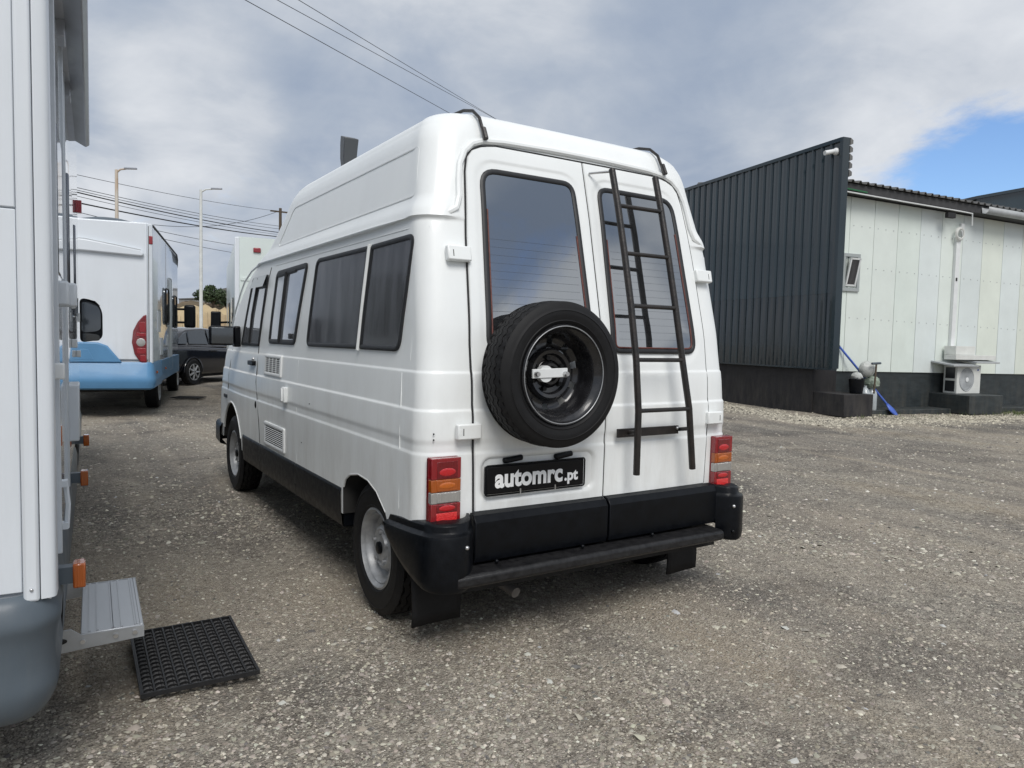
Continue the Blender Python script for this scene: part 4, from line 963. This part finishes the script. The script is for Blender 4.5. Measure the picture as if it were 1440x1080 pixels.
box('side_moulding', GUT, b3, -.008, .0, .1, 5.9, .95, 1.0, bevel=0)
mm = box('door_mirror', PLASTIC, b3, -.36, -.14, 5.3, 5.42, 1.48, 1.86, bevel=.03, seg=3)
MB().tube([(-.2, 5.38, 1.6), (.05, 5.5, 1.62)], .025, 6).build('mirror_arm', PLASTIC, mm)
k = MB(); rows = []
for y, hw, zt_ in ((5.95, 1.0, 2.3), (6.5, 1.0, 2.0), (7.1, .97, 1.3), (7.6, .9, 1.1)):
    rows.append([(1.1+hw*sx, y, z) for sx, z in ((-1, .4), (-1, min(1.5, zt_-.1)), (-.9, zt_), (.9, zt_), (1, min(1.5, zt_-.1)), (1, .4))])
k.grid(rows, True); k.f.append(list(range(len(k.v)-6, len(k.v)))); k.m.append(0); k.build('cab', TRW, b3, recalc=True)
for x, sg in ((.14, -1), (2.06, 1)): simple_wheel(b3, x, 1.5, .34, .2, sg); simple_wheel(b3, x, 6.3, .34, .2, sg)

# ------------------------------------------------------------------ dark saloon car (local: x right, y forward, origin under right rear wheel)
car = thing('parked_car', 'dark saloon car seen between the blue motorhome and the campervan', 'car', (.86, 16.95, 0), -R(44))
def car_loft():
    # y, half width, z bottom, z waist
    st_ = [(-.98, .70, .42, .88), (-.92, .80, .30, .98), (-.6, .87, .24, 1.02), (0, .90, .22, 1.03), (.8, .91, .22, .99), (1.8, .91, .22, .96), (2.5, .90, .22, .93), (3.0, .88, .24, .86), (3.35, .82, .27, .78), (3.55, .68, .34, .66)]
    rows = []
    for y, hw, zb_, zt_ in st_:
        P = [(.80, zb_), (.97, zb_+.06), (1.0, zb_+.28), (.995, zt_-.14), (.95, zt_-.02), (.8, zt_+.015), (0, zt_+.03)]
        h = [(hw*a_, y, z) for a_, z in P]; rows.append([(-.89+x, y_, z) for x, y_, z in h]+[(-.89-x, y_, z) for x, y_, z in h[::-1][1:]])
    k = MB().grid([r_+[r_[0]] for r_ in rows]); m_ = len(rows[0])+1
    k.f += [list(range(m_-1))[::-1], [(len(rows)-1)*m_+i for i in range(m_-1)]]; k.m += [0, 0]; return k
bd = car_loft().build('body', CARP, car, smooth=50, recalc=True); q = bd.modifiers.new('s', 'SUBSURF'); q.levels = q.render_levels = 2
k = MB(); rows = []
for y, hw, zt_, e_ in ((-.72, .66, 1.03, 0), (-.30, .65, 1.30, .1), (.15, .60, 1.45, .2), (.8, .60, 1.49, .2), (1.4, .60, 1.46, .2), (1.9, .63, 1.27, .1), (2.35, .68, 1.0, 0)):
    zb_ = .98
    rows.append([(-.89+a_, y, z) for a_, z in ((hw+e_*.6+.10, zb_), (hw+.06, zb_+(zt_-zb_)*.6), (hw-.02, zt_-.03), (hw-.15, zt_), (0, zt_+.01), (-hw+.15, zt_), (-hw+.02, zt_-.03), (-hw-.06, zb_+(zt_-zb_)*.6), (-hw-e_*.6-.10, zb_))])
k.grid(rows); k.build('cabin', CARP, car, smooth=40, recalc=True)
def cabx(z): return -.89+.80-.115*sm(.98, 1.5, z)*1.6
for pts in ([(-.42, 1.06), (-.10, 1.06), (-.02, 1.36), (-.10, 1.34), (-.34, 1.20)], [(-.02, 1.06), (.78, 1.05), (.76, 1.42), (.45, 1.42), (.06, 1.38)], [(.86, 1.05), (1.85, 1.04), (1.78, 1.10), (1.40, 1.38), (.84, 1.42)]):
    MB().prism(pts, .0, .03, lambda u, v, a_: (-.89+.79-.30*(v-1.0)+a_, u, v)).build('side_window', CARG, car, recalc=True)
MB().prism([(-.56, -.70), (.56, -.70), (.50, -.36), (-.50, -.36)], 0, .02, lambda u, v, a_: (-.89+u, v, 1.07+(v+.70)*.66+a_)).build('rear_window', CARG, car, recalc=True)
MB().tube([(.025, .05, .99), (.03, 1.8, .94)], .006, 5).build('door_seam', SEAM, car)
for y in (.72, .0+.86): box('door_handle', CARP, car, .0, .035, y, y+.16, .86, .89, bevel=.005)
for sg in (0, 1):
    x = -.05 if sg == 0 else -1.73
    tl = MB().prism([(-.99, .80), (-.90, .72), (-.72, .78), (-.78, .93), (-.94, .95)], -.08, .085 if sg == 0 else -.02, lambda u, v, a_: (x+a_, u, v)).build('tail_lamp', REDB, car, bevel=.01, recalc=True)
box('number_plate', PVC, car, -1.15, -.63, -1.0, -.985, .70, .81)
MB().box(-1.6, -.15, -.9, 3.3, .18, .30).build('underbody', DARK, car)
def alloy(parent, x, y, r, sg):
    hub = simple_wheel(parent, x, y, r, .21, sg, rimm=SEAM)
    k = MB()
    ax = lambda rr_, t, a_: Vector((x-sg*a_, y+rr_*math.cos(t), r+rr_*math.sin(t)))
    k.lathe([(r*.66, -.098), (r*.66, -.108), (r*.60, -.104), (r*.60, -.09)], 40, ax); k.lathe([(r*.14, -.09), (r*.14, -.102), (.001, -.104)], 20, ax)
    for i in range(7):
        t = 2*math.pi*i/7; k.tube([ax(r*.1, t, -.097), ax(r*.62, t+.0, -.1)], [.032, .022], 6)
    k.build('alloy_spokes', SILVER, hub); return hub
for x, sg in ((-.05, 1), (-1.73, -1)):
    for y in (0, 2.7): alloy(car, x, y, .33, sg)
for y in (0, 2.7): MB().tube([(.028, y+.38*math.cos(t), .33+.38*math.sin(t)) for t in np.linspace(0, math.pi, 18)], .016, 6).build('arch_lip', CARP, car)

# ------------------------------------------------------------------ distance: sand, scrub, tree, houses
def hill(name, cx_, cy_, wx, wy, h, m_, seed, nx=60, ny=40):
    r_ = np.random.default_rng(seed); ph = r_.uniform(0, 6, 12); rows = []
    for j in range(ny+1):
        row = []
        for i in range(nx+1):
            u = i/nx*2-1; v = j/ny*2-1; e_ = max(0, 1-u*u)*max(0, 1-v*v)
            nz = .75+.18*math.sin(u*5+ph[0]+v*2)+.14*math.sin(u*11+ph[1])*math.cos(v*7+ph[2])+.07*math.sin(u*23+v*17+ph[3])+.04*math.sin(u*47-v*31+ph[4])
            row.append((cx_+u*wx, cy_+v*wy, -.5+h*e_**.6*nz))
        rows.append(row)
    o = MB().grid(rows).build(name, m_, None, smooth=80); tag(o, kind='structure'); return o
def far(px, D):     # ground point at a bearing from the viewpoint
    a_ = YAW+math.atan((px-720)/1012.8); return (CAM.x+math.sin(a_)*D/math.cos(a_-YAW), CAM.y+math.cos(a_)*D/math.cos(a_-YAW))
x, y = far(262, 88); hill('sand_bank', x-3, y, 16, 9, 5.0, SAND, 3)
x, y = far(325, 92); hill('sand_bank', x+6, y, 13, 8, 5.6, SAND, 5)
x, y = far(290, 125); hill('scrub_hill', x, y, 52, 22, 9.6, SCRUB, 9)
x, y = far(285, 62); hill('scrub_bank', x, y, 16, 3, 1.7, SCRUB, 12)
def tree(name, label, x, y, z0, r_, seed, nleaf=2600, sq=.8, ls=.2, cat='tree', tr=True):
    rr_ = np.random.default_rng(seed); t = thing(name, label, cat, (x, y, z0))
    k = MB()
    if tr:
        k.tube([(0, 0, -.6), (.05, 0, r_*.5), (0, .1, r_*1.0)], [r_*.09, r_*.07, r_*.03], 8)
        for i in range(6):
            a_ = i*1.05; k.tube([(0, 0, r_*.35), (math.cos(a_)*r_*.4, math.sin(a_)*r_*.4, r_*.8), (math.cos(a_)*r_*.7, math.sin(a_)*r_*.7, r_*1.1)], [r_*.04, r_*.025, r_*.01], 5)
        k.build('trunk', BARK, t)
    cl = [(rr_.normal(0, .42, 3)*np.array([1, 1, .55])*r_+np.array([0, 0, r_*.95]), rr_.uniform(.28, .5)*r_) for _ in range(14)]
    V, F = [], []
    for i in range(nleaf):
        c, q = cl[rr_.integers(len(cl))]; d = rr_.normal(0, 1, 3); d /= np.linalg.norm(d); p = c+d*q*rr_.uniform(.6, 1.05)*np.array([1, 1, sq])
        u = rr_.normal(0, 1, 3); u /= np.linalg.norm(u); w = np.cross(u, d); w /= max(1e-6, np.linalg.norm(w)); s_ = ls*rr_.uniform(.5, 1.2)
        b_ = len(V); V += [tuple(p-u*s_), tuple(p+w*s_*.6), tuple(p+u*s_), tuple(p-w*s_*.6)]; F.append((b_, b_+1, b_+2, b_+3))
    MB().add(V, F).build('crown', LEAF, t, smooth=0); return t
x, y = far(299, 112); tree('tree', 'dark green rounded tree on the sandy hill beyond the lamp post', x, y, 5.0, 2.3, 4)
x, y = far(316, 116); tree('bush', 'lower dark bush on the hill beside the round tree', x, y, 4.8, 1.5, 8, 1400, cat='bush', tr=True)
def house(label, px, D, w, h, z0, rt_):
    x, y = far(px, D); t = thing('house', label, 'house', (x, y, z0), -R(15))
    MB().box(-w/2, w/2, 0, w*.8, -2, h).build('wall', HOUSE, t)
    MB().prism([(-w/2-.2, h), (w/2+.2, h), (w*.1, h+rt_)], -.2, w*.8+.2, lambda u, v, a_: (u, a_, v)).build('roof', ROOFM, t, recalc=True)
    for i in (-.25, .2): f = box('window', DKWIN, t, i*w-.35, i*w+.35, -.03, .02, h*.45, h*.75, bevel=0)
house('grey flat house on the ridge left of the round tree', 273, 138, 5.5, 1.6, 6.1, .3)
house('ruined grey house on the ridge right of the round tree', 319, 134, 5.5, 3.0, 6.0, .9)
# dry stalks below the sand
k = MB(); 
for i in range(70):
    x, y = far(random.uniform(245, 330), random.uniform(56, 66)); h = random.uniform(.8, 2.6) if random.random() < .2 else random.uniform(.4, 1.2)
    k.tube([(x, y, .5), (x+random.uniform(-.1, .1), y, 1.0+h)], [.03, .01], 3)
tag(k.build('dry_weeds', BARK, None, smooth=0), kind='stuff')

# lamp posts
def lamp_post(label, px, D, h, arm, m_):
    x, y = far(px, D); t = thing('lamp_post', label, 'lamp post', (x, y, 0), 0, 'lamp posts behind the motorhomes')
    MB().tube([(0, 0, 0), (.01, 0, h*.6), (.02, 0, h)], [.085, .075, .062], 12).build('pole', m_, t)
    r_ = Vector((rt.x, rt.y, 0)); a0 = Vector((.02, 0, h-.12)); MB().tube([a0, a0+r_*arm*.4+Vector((0, 0, .13)), a0+r_*arm+Vector((0, 0, .16))], [.04, .035, .03], 8).build('arm', m_, t)
    hp = a0+r_*(arm+.18)+Vector((0, 0, .18)); MB().obox(hp, (.5, .14, .07), rot3(0, 0, -YAW)).build('lamp_head', AWN, t, bevel=.02)
lamp_post('white lamp post rising between the blue motorhome and the campervan', 282, 34, 8.0, .55, POSTW)
lamp_post('rusty lamp post top showing above the roof of the blue motorhome', 165, 30, 7.95, .4, POST)

# overhead cables
def wp(px, py, D):      # a point in the air given by bearing, elevation and distance
    a_, b_ = px-720, py-540; X_ = cr*a_+sr*b_; Y_ = -sr*a_+cr*b_
    return CAM+(fw+rt*X_/1012.8-up*Y_/1012.8)*D
pole = thing('utility_pole', 'wooden utility pole top just above the campervan roof front', 'utility pole', (*wp(394, 400, 52).to_2d(), 0))
hp = wp(394, 294, 52); MB().tube([(0, 0, 0), (0, 0, hp.z)], [.16, .10], 10).build('pole', BARK, pole)
MB().box(-.7, .7, -.05, .05, hp.z-.3, hp.z-.2).build('cross_arm', BARK, pole)
p2_ = thing('utility_pole', 'utility pole standing out of sight behind the campervan where the high cables end', 'utility pole', (*wp(745, 300, 34).to_2d(), 0))
h2 = wp(745, 215, 34).z+.1; MB().tube([(0, 0, 0), (0, 0, h2)], [.16, .10], 10).build('pole', BARK, p2_)
def cable(a_, b_, r_, sag, label):
    a_, b_ = Vector(a_), Vector(b_); P = []
    d = b_-a_; e0 = -.25
    for i in range(25):
        t = e0+(1-e0)*i/24 if True else i/24
        P.append(a_+d*t-Vector((0, 0, sag*4*t*(1-t) if 0 < t < 1 else 0)))
    o = MB().tube(P, r_, 5).build('overhead_cable', WIRE, None); tag(o, label, 'cable', 'overhead cables')
    return o
cl_ = [((105, 245), (393, 297), .012, 'thin overhead cable, topmost of the bundle left of the campervan'),
       ((105, 263), (393, 318), .014, 'upper of the two thin close-set cables left of the campervan'),
       ((105, 266.5), (393, 322), .014, 'lower of the two thin close-set cables left of the campervan'),
       ((105, 269.5), (393, 327), .028, 'thick dark overhead cable in the middle of the bundle'),
       ((105, 275), (393, 330), .012, 'thin cable between the two thick dark cables'),
       ((105, 284), (393, 333), .032, 'lowest thick dark overhead cable of the bundle'),
       ((105, 297), (360, 349), .014, 'upper of the low cables seen above the blue motorhome'),
       ((105, 306), (360, 360), .014, 'lower of the low cables seen above the blue motorhome')]
for a_, b_, r_, lb in cl_: cable(wp(*a_, 30), wp(*b_, 52), r_, .15, lb)
cable(wp(215, 316, 40), wp(394, 296, 52), .015, .5, 'slack cable rising to the utility pole across the others')
for a_, b_, r_, lb in (((345, 0), (735, 216), .008, 'leftmost of the three high cables running down to the campervan roof'),
                       ((390, 0), (735, 188), .007, 'middle of the three high cables running down to the campervan roof'),
                       ((420, 0), (735, 190), .007, 'rightmost of the three high cables running down to the campervan roof')):
    cable(wp(*a_, 14), wp(*b_, 34), r_, .0, lb)

# ------------------------------------------------------------------ BUILDING
BP = Vector((10.774, 5.731, 0)); azA, azB = R(12), R(101)
# local frame: x along B (white wall), y along A (roughly perpendicular)
bld = thing('workshop_building', 'workshop with mint white panel wall on the right and dark slate cladding', 'building', BP, -(azB-R(90)))
ang = (azB-azA)                                          # angle between the two walls (89 deg)
dAl = Vector((math.cos(ang), math.sin(ang), 0))          # direction of wall A in local frame
nAl = Vector((-math.sin(ang), math.cos(ang), 0))         # outward normal of wall A (towards the yard)
def A(s, z, o_=0): return dAl*s+nAl*o_+Vector((0, 0, z))
# cladding: individual pans in two rows
pitch_ = .242
def pan(z0, z1, name='cladding_panel', m_=CLAD):
    P = [(0, .0), (.0, .0), (.018, .034), (.050, .034), (.068, 0), (.15, .004), (pitch_, 0)]
    rows = [[A(u, z, o_+.06) for u, o_ in P] for z in (z0, z1)]
    return MB().grid(rows).build(name, m_, bld, smooth=0)
s0 = -.56; nP = 22
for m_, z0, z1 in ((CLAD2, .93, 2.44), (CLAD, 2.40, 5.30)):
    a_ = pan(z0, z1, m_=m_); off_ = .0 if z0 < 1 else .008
    for i in range(nP):
        o = a_ if i == 0 else a_.copy()
        if i: COL.objects.link(o)
        o.location = dAl*(s0+i*pitch_)+nAl*off_
MB().prism([(s0-.02, .0), (s0-.02, .09), (s0+.02, .115), (s0+nP*pitch_+.02, .115), (s0+nP*pitch_+.02, .0)], 5.29, 5.36, lambda u, v, a_: A(u, a_, v)).build('top_flashing', CLAD, bld, recalc=True)
MB().prism([(s0-.03, -.06), (s0-.03, .10), (s0+.04, .112), (s0+.04, .0)], .93, 5.36, lambda u, v, a_: A(u, a_, v)).build('corner_flashing', CLAD, bld, recalc=True)
MB().prism([(s0-.02, -.03), (s0-.02, .105), (s0+nP*pitch_, .105), (s0+nP*pitch_, -.03)], .90, .932, lambda u, v, a_: A(u, a_, v)).build('bottom_flashing', CLAD, bld, recalc=True)
MB().prism([(s0, -.05), (s0, .05), (s0+nP*pitch_, .05), (s0+nP*pitch_, -.05)], .93, 5.28, lambda u, v, a_: A(u, a_, v)).build('screen_backing', FASC, bld, recalc=True)
MB().prism([(0, .02), (0, -.6), (9, -.6), (9, .02)], -.3, .90, lambda u, v, a_: A(u, a_, v)).build('plinth', PLINTH, bld, recalc=True)
# jagged end of roofing sheets behind the screen edge
k = MB()
for i in range(5): k.prism([(.0, 0), (.10, .03), (.10, .10), (0, .14)], -.1, .0, lambda u, v, a_, z=4.62+i*.15: Vector((.06+u*.7, -.50+a_, z+v)))
k.build('stacked_sheet_ends', ROOFM, bld, recalc=True)
# white wall: sandwich panels
seams = [.10, .78, 1.45, 2.12, 2.78, 3.42, 4.08, 4.72, 5.40, 6.05, 6.7, 7.35, 8.0, 8.65, 9.3, 9.95, 10.6, 11.25, 11.9]
pm = [0, 1, 1, 0, 2, 1, 2, 3, 2, 3, 1, 0, 2, 1, 0, 3, 1, 2]
top_z = lambda s_: 4.44-.03*s_
for i in range(len(seams)-1):
    a_, b_ = seams[i]+.005, seams[i+1]-.005
    MB().prism([(a_, .862-.008*a_), (b_, .862-.008*b_), (b_, top_z(b_)), (a_, top_z(a_))], -.0, .08, lambda u, v, w: (u, w, v)).build('wall_panel', PANELS[pm[i]], bld, bevel=.004, recalc=True)
MB().box(.05, 12, .05, 6, 0, 4.2).build('wall_core', SEAM, bld)
MB().box(.05, 12, .03, .06, .05, .90).build('base_wall', PLINTH2, bld)
k = MB()
for i, a_ in enumerate(seams[:12]):
    for u in (.10, .32, .54):
        for z in (3.86, 3.02-.0*a_, 1.98):
            k.obox((a_+u, -.004, z-.022*(a_+u)), (.014, .009, .016))
k.build('wall_fixings', GUT, bld); [tag(o, kind='stuff') for o in bld.children if o.name.startswith('wall_fixings')]
# roof edge
k = MB(); rows = [[], []]
crest = []
for i in range(60):
    s_ = .02+i*.20
    for du, dz in ((0, 0), (.03, .045), (.07, .045), (.10, 0)): crest.append((s_+du, dz))
for y, zz in ((-.32, 0), (4.2, .75)):
    rows[0 if y < 0 else 1] = [(u, y, 4.64+zz+dz-.03*u) for u, dz in crest]
o = MB().grid(rows).build('roof_sheet', ROOFM, bld, smooth=0); q = o.modifiers.new('s', 'SOLIDIFY'); q.thickness = .012
MB().prism([(.02, 4.46), (12, 4.10), (12, 4.26), (.02, 4.62)], -.26, -.0, lambda u, v, a_: (u, a_, v)).build('fascia', FASC, bld, recalc=True)
k = MB(); rows = []
for u in np.linspace(4.25, 12, 10): rows.append([(u, y, 4.53-.03*u+z) for y, z in ((-.27, .05), (-.29, -.07), (-.36, -.09), (-.42, -.05), (-.43, .05))])
g = MB().grid(rows).build('gutter', GUT, bld, smooth=60); q = g.modifiers.new('s', 'SOLIDIFY'); q.thickness = .006
MB().tube([(.1, -.27, 4.44), (2, -.27, 4.37), (3.6, -.27, 4.32), (3.95, -.28, 4.30), (4.0, -.25, 4.05)], .014, 6).build('eave_cable', PVC, bld)
MB().tube([(.05, -.28, 4.50), (.5, -.28, 4.48), (.9, -.275, 4.46)], .016, 6).build('green_cable', mat('green_cable', (.03, .16, .07), .5), bld)
box('junction_box', SEAM, bld, 3.22, 3.45, -.28, -.2, 4.16, 4.27)
# little tilted window
f = MB()
for a_, b_, c, d in ((.62, 1.08, 2.50, 2.57), (.62, 1.08, 3.20, 3.27), (.62, .69, 2.57, 3.20), (1.01, 1.08, 2.57, 3.20)): f.box(a_, b_, -.035, .02, c, d)
wf = f.build('window', mat('grey_frame', (.36, .39, .39), .5), bld, bevel=.004)
MB().box(.69, 1.01, .0, .012, 2.57, 3.20).build('opening', DKWIN, wf)
tl = rot3(R(-14), 0, R(0))
k = MB(); c0 = Vector((.85, -.07, 2.90))
for dx, dz, sx, sz in ((0, .26, .28, .035), (0, -.28, .28, .035), (-.12, 0, .035, .54), (.12, 0, .035, .54)): k.obox(c0+rot3(R(12), 0, 0) @ Vector((dx, 0, dz)), (sx, .03, sz), rot3(R(12), 0, 0))
k.build('sash', PVC, wf); MB().obox(c0, (.22, .006, .52), rot3(R(12), 0, 0)).build('pane', GLASSS, wf)
# conduit and coil
box('conduit', PVC, bld, 3.80, 3.92, -.075, -.003, 1.42, 3.82, bevel=.006); box('conduit_bracket', SEAM, bld, 3.83, 3.87, -.085, -.075, 2.86, 2.93, bevel=0)
for dz, r_ in ((0, .13), (.015, .115), (.02, .10)): MB().tube([(3.84+r_*math.cos(t), -.10-dz, 3.88+r_*1.1*math.sin(t)) for t in np.linspace(0, 6.28, 26)[:-1]], .013, 6, closed=True).build('cable_coil', ACW, bld)
box('conduit', PVC, bld, 3.93, 4.03, -.06, -.003, 3.84, 4.12, bevel=.006)
# yard blocks at the foot of the wall
blk = box('concrete_block', PLINTH2, None, 0, 1.02, -.95, 0, 0, .40, bevel=.01)
def place(o, lx, ly, lz=0, rz=0): 
    o.location = bld.matrix_basis @ Vector((lx, ly, lz)) if True else None; o.rotation_euler = (0, 0, -(azB-R(90))+rz)
bld_m = Matrix.Translation(BP) @ Matrix.Rotation(-(azB-R(90)), 4, 'Z')
def place(o, lx, ly, lz=0, rz=0): o.location = bld_m @ Vector((lx, ly, lz)); o.rotation_euler = (0, 0, -(azB-R(90))+rz)
place(blk, 3.35, .04); tag(blk, 'low dark concrete block against the wall under the air conditioner', 'block')
b_ = box('concrete_block', PLINTH, None, 0, .75, -.85, 0, 0, .44, bevel=.01); place(b_, .02, .05); tag(b_, 'low black block at the foot of the slate screen beside the bottles', 'block')
kb = box('kerb_slab', PLINTH2, None, 0, 10, -.55, 0, -.1, .09, bevel=.01); place(kb, .8, .04); tag(kb, 'long low dark slab running along the foot of the white wall', 'kerb')
# air conditioner
ac = thing('air_conditioner', 'white outdoor air conditioning unit with round fan hung low on the wall', 'air conditioner'); place(ac, 3.62, -.40)
acb = box('casing', ACW, ac, 0, .74, 0, .32, .40, 1.02, bevel=.012)
k = MB(); ctr = Vector((.30, -.004, .71))
for r_ in (.225, .232): k.tube([ctr+Vector((r_*math.cos(t)*.96, 0, r_*1.08*math.sin(t))) for t in np.linspace(0, 6.2832, 33)[:-1]], .006, 5, closed=True)
for i in range(30):
    t = i*2*math.pi/30; k.tube([ctr+Vector((.05*math.cos(t-.3), 0, .05*math.sin(t-.3))), ctr+Vector((.22*math.cos(t+.35), -.002, .24*math.sin(t+.35)))], .0035, 4)
k.build('fan_grille', GUT, acb); MB().lathe([(.05, -.01), (.001, -.014)], 16, lambda r_, t, a_: ctr+Vector((r_*math.cos(t), a_, r_*math.sin(t)))).build('fan_hub', PVC, acb)
MB().lathe([(.215, -.001), (.001, -.001)], 28, lambda r_, t, a_: ctr+Vector((r_*math.cos(t), a_+.0015, r_*1.05*math.sin(t)))).build('fan_recess', GUT, acb)
for z0, z1 in ((.45, .68), (.73, .97)): MB().box(-.006, .0, .05, .27, z0, z1).build('side_grille', DKWIN, acb)
box('badge', mat('badge_blue', (.05, .09, .3), .4), acb, .62, .66, -.003, .0, .90, .94, bevel=0)
for x in (.1, .62): box('wall_bracket', DARK, ac, x, x+.04, 0, .39, .365, .398, bevel=0)
h1 = thing('unit_canopy', 'sheets of pale metal laid as a canopy over the air conditioner', 'canopy'); place(h1, 3.45, -.5)
for x0, x1, z, t in ((-.15, .62, 1.05, .10), (.55, 1.28, 1.12, -.05)): MB().obox(((x0+x1)/2, .22, z), (x1-x0, .55, .035), rot3(R(8), 0, 0)).build('sheet', GUT, h1, bevel=.004)
MB().obox((.62, .16, 1.19), (1.25, .28, .10)).build('tray', ACW, h1, bevel=.006)
bx_ = box('cardboard_box', ACW, None, 0, .60, 0, .28, 0, .19, bevel=.006); place(bx_, 3.62, -.34, 1.245); tag(bx_, 'pale box lying on the canopy over the air conditioner', 'box')
# clutter in the corner
def free(name, m_, mbb, lx, ly, lz, label, cat, **kw):
    o = mbb.build(name, m_, None, **kw); place(o, lx, ly, lz); return tag(o, label, cat)
shv = thing('shovel', 'blue long-handled shovel leaning on the white wall beside the slate screen', 'shovel'); place(shv, 0, 0)
p0, p1 = Vector((.63, -.03, 1.36)), Vector((1.50, -.48, .22)); MB().tube([p0, p1], .022, 8).build('handle', BROOM, shv)
MB().tube([p0, p0+(p0-p1).normalized()*.07], .024, 8).build('grip', SEAM, shv)
dd = (p1-p0).normalized(); q = p1
k = MB(); rows = []
for t, w_, c in ((0, .03, 0), (.06, .09, .01), (.14, .13, .02), (.24, .12, .02), (.30, .07, .01), (.33, .012, 0)):
    cpt = p1+dd*t*1.0; rows.append([cpt+Vector((.87, .35, .05)).normalized()*w_*a_+Vector((0, -.03*(1-a_*a_), 0)) for a_ in (-1, -.5, 0, .5, 1)])
o = MB().grid(rows).build('blade', BROOM, shv); z = o.modifiers.new('s', 'SOLIDIFY'); z.thickness = .01
tl_ = thing('hand_tool', 'T-handled tool standing upright among the bags by the slate screen', 'tool'); place(tl_, .98, -.62)
MB().tube([(0, 0, .44), (.06, .03, 1.02)], .018, 8).build('shaft', BARK, tl_); MB().tube([(-.09, 0, 1.04), (.19, .05, 1.05)], .024, 8).build('head', GREY, tl_)
free('plastic_bag', BAG, MB().sphere((0, 0, .0), .17, 16, 12, .06, (1, .8, .95)), 1.0, -.40, .92, 'white plastic bag hanging behind the T-handled tool', 'bag')
free('bucket', PLASTIC, MB().lathe([(.001, 0), (.12, 0), (.15, .28), (.14, .28), (.12, .03)], 20, lambda r_, t, a_: Vector((r_*math.cos(t), r_*math.sin(t), a_))), .58, -.55, .45, 'small black bucket on the black block', 'bucket')
free('plastic_bag', BAG, MB().sphere((0, 0, 0), .11, 12, 9, .1, (1, 1, .8)), .58, -.55, .78, 'crumpled pale bag stuffed in the black bucket', 'bag')
free('plastic_bag', BAGG, MB().sphere((0, 0, 0), .15, 14, 10, .12, (1.1, .9, .8)), 1.15, -.42, .66, 'greenish bag resting on the two water bottles', 'bag')
def bottle(lx, ly, label): return free('water_bottle', BOTTLE, MB().lathe([(.001, 0), (.10, 0), (.11, .03), (.11, .30), (.10, .36), (.05, .44), (.03, .46), (.03, .50), (.001, .50)], 18, lambda r_, t, a_: Vector((r_*math.cos(t), r_*math.sin(t), a_))), lx, ly, .09, label, 'bottle')
bottle(.93, -.45, 'cloudy water bottle next to the black block, left of its pair'); bottle(1.16, -.40, 'cloudy water bottle under the greenish bag, right of its pair')
# cctv camera
cc = thing('security_camera', 'white security camera fixed near the top corner of the slate screen', 'camera'); cc.location = bld_m @ A(-.42, 5.12, .10); cc.rotation_euler = (0, 0, R(10))
MB().sphere((.0, 0, 0), .07, 14, 10).build('mount', PVC, cc); MB().tube([(-.04, .03, .0), (-.22, .12, -.05)], .045, 12).build('camera_body', PVC, cc)
# dark warehouse beyond
wx, wy = far(1358, 34); wh = thing('warehouse', 'dark grey warehouse roof rising behind the white-walled workshop', 'building', (wx, wy, 0), -R(20))
MB().prism([(0, 0), (0, 8.35), (9, 10.3), (18, 8.35), (18, 0)], 0, 24, lambda u, v, a_: (u, a_, v)).build('wall', CLAD, wh, recalc=True)
MB().prism([(-.2, 8.32), (-.2, 8.46), (9, 10.45), (18.2, 8.46), (18.2, 8.32), (9, 10.3)], -.2, 24, lambda u, v, a_: (u, a_, v)).build('roof', CLAD2, wh, recalc=True)
# weeds at the foot of the wall
k = MB()
for i in range(900):
    lx = random.gauss(5.2, .7) if i % 3 else random.uniform(0, 10); ly = random.gauss(-.95, .18); p = bld_m @ Vector((lx, ly, 0)); h = random.uniform(.02, .10); a_ = random.uniform(0, 6.28); w_ = .006
    b0 = Vector((math.cos(a_)*w_, math.sin(a_)*w_, 0)); tip = Vector((random.uniform(-.04, .04), random.uniform(-.04, .04), h))
    k.add([p-b0, p+b0, p+tip], [(0, 1, 2)])
tag(k.build('weeds', GRASS, None, smooth=0), kind='stuff')

# ------------------------------------------------------------------ doormats
def doormat(label, loc, rz, nx=10, ny=16, lx=.42, ly=.62, group=None):
    t = thing('doormat', label, 'doormat', loc, rz); h = .016
    k = MB(); cw = lx/nx; ch = ly/ny
    for i in range(nx):
        for j in range(ny):
            cx_, cy_ = (i+.5)*cw, (j+.5)*ch
            n_ = 12; out = []; 
            sq = []
            for q in range(n_):
                t_ = 2*math.pi*q/n_+math.pi/n_; c, s_ = math.cos(t_), math.sin(t_); m_ = max(abs(c), abs(s_)); sq.append((cx_+c/m_*cw/2, cy_+s_/m_*ch/2))
            inr = [(cx_+.34*cw*math.cos(2*math.pi*q/n_+math.pi/n_), cy_+.30*ch*math.sin(2*math.pi*q/n_+math.pi/n_)) for q in range(n_)]
            k.grid([[(u, v, h-.010) for u, v in sq], [(u, v, h) for u, v in inr], [(u, v, .001) for u, v in inr]], True)
    k.build('ring_cells', MATR, t, smooth=0)
    [tag(o, kind='stuff') for o in t.children if o.name.startswith('ring_cells')]
    for i in range(nx+1): MB().box(i*cw-.003, i*cw+.003, 0, ly, 0, h+.002).build('rib', MATR, t)
    k = MB(); 
    k.box(-.008, 0, -.008, ly+.008, 0, h+.001).box(lx, lx+.008, -.008, ly+.008, 0, h+.001).box(0, lx, -.008, 0, 0, h+.001).box(0, lx, ly, ly+.008, 0, h+.001)
    k.build('border', MATR, t); return t
doormat('black rubber ring doormat on the gravel below the aluminium step', (-1.972, -.385, .014), -R(1.5), lx=.405, ly=.62)
m2 = doormat('far black doormat on the ground behind the blue motorhome', (-.20, 12.75, .012), -R(32), nx=6, ny=5, lx=.55, ly=.4)
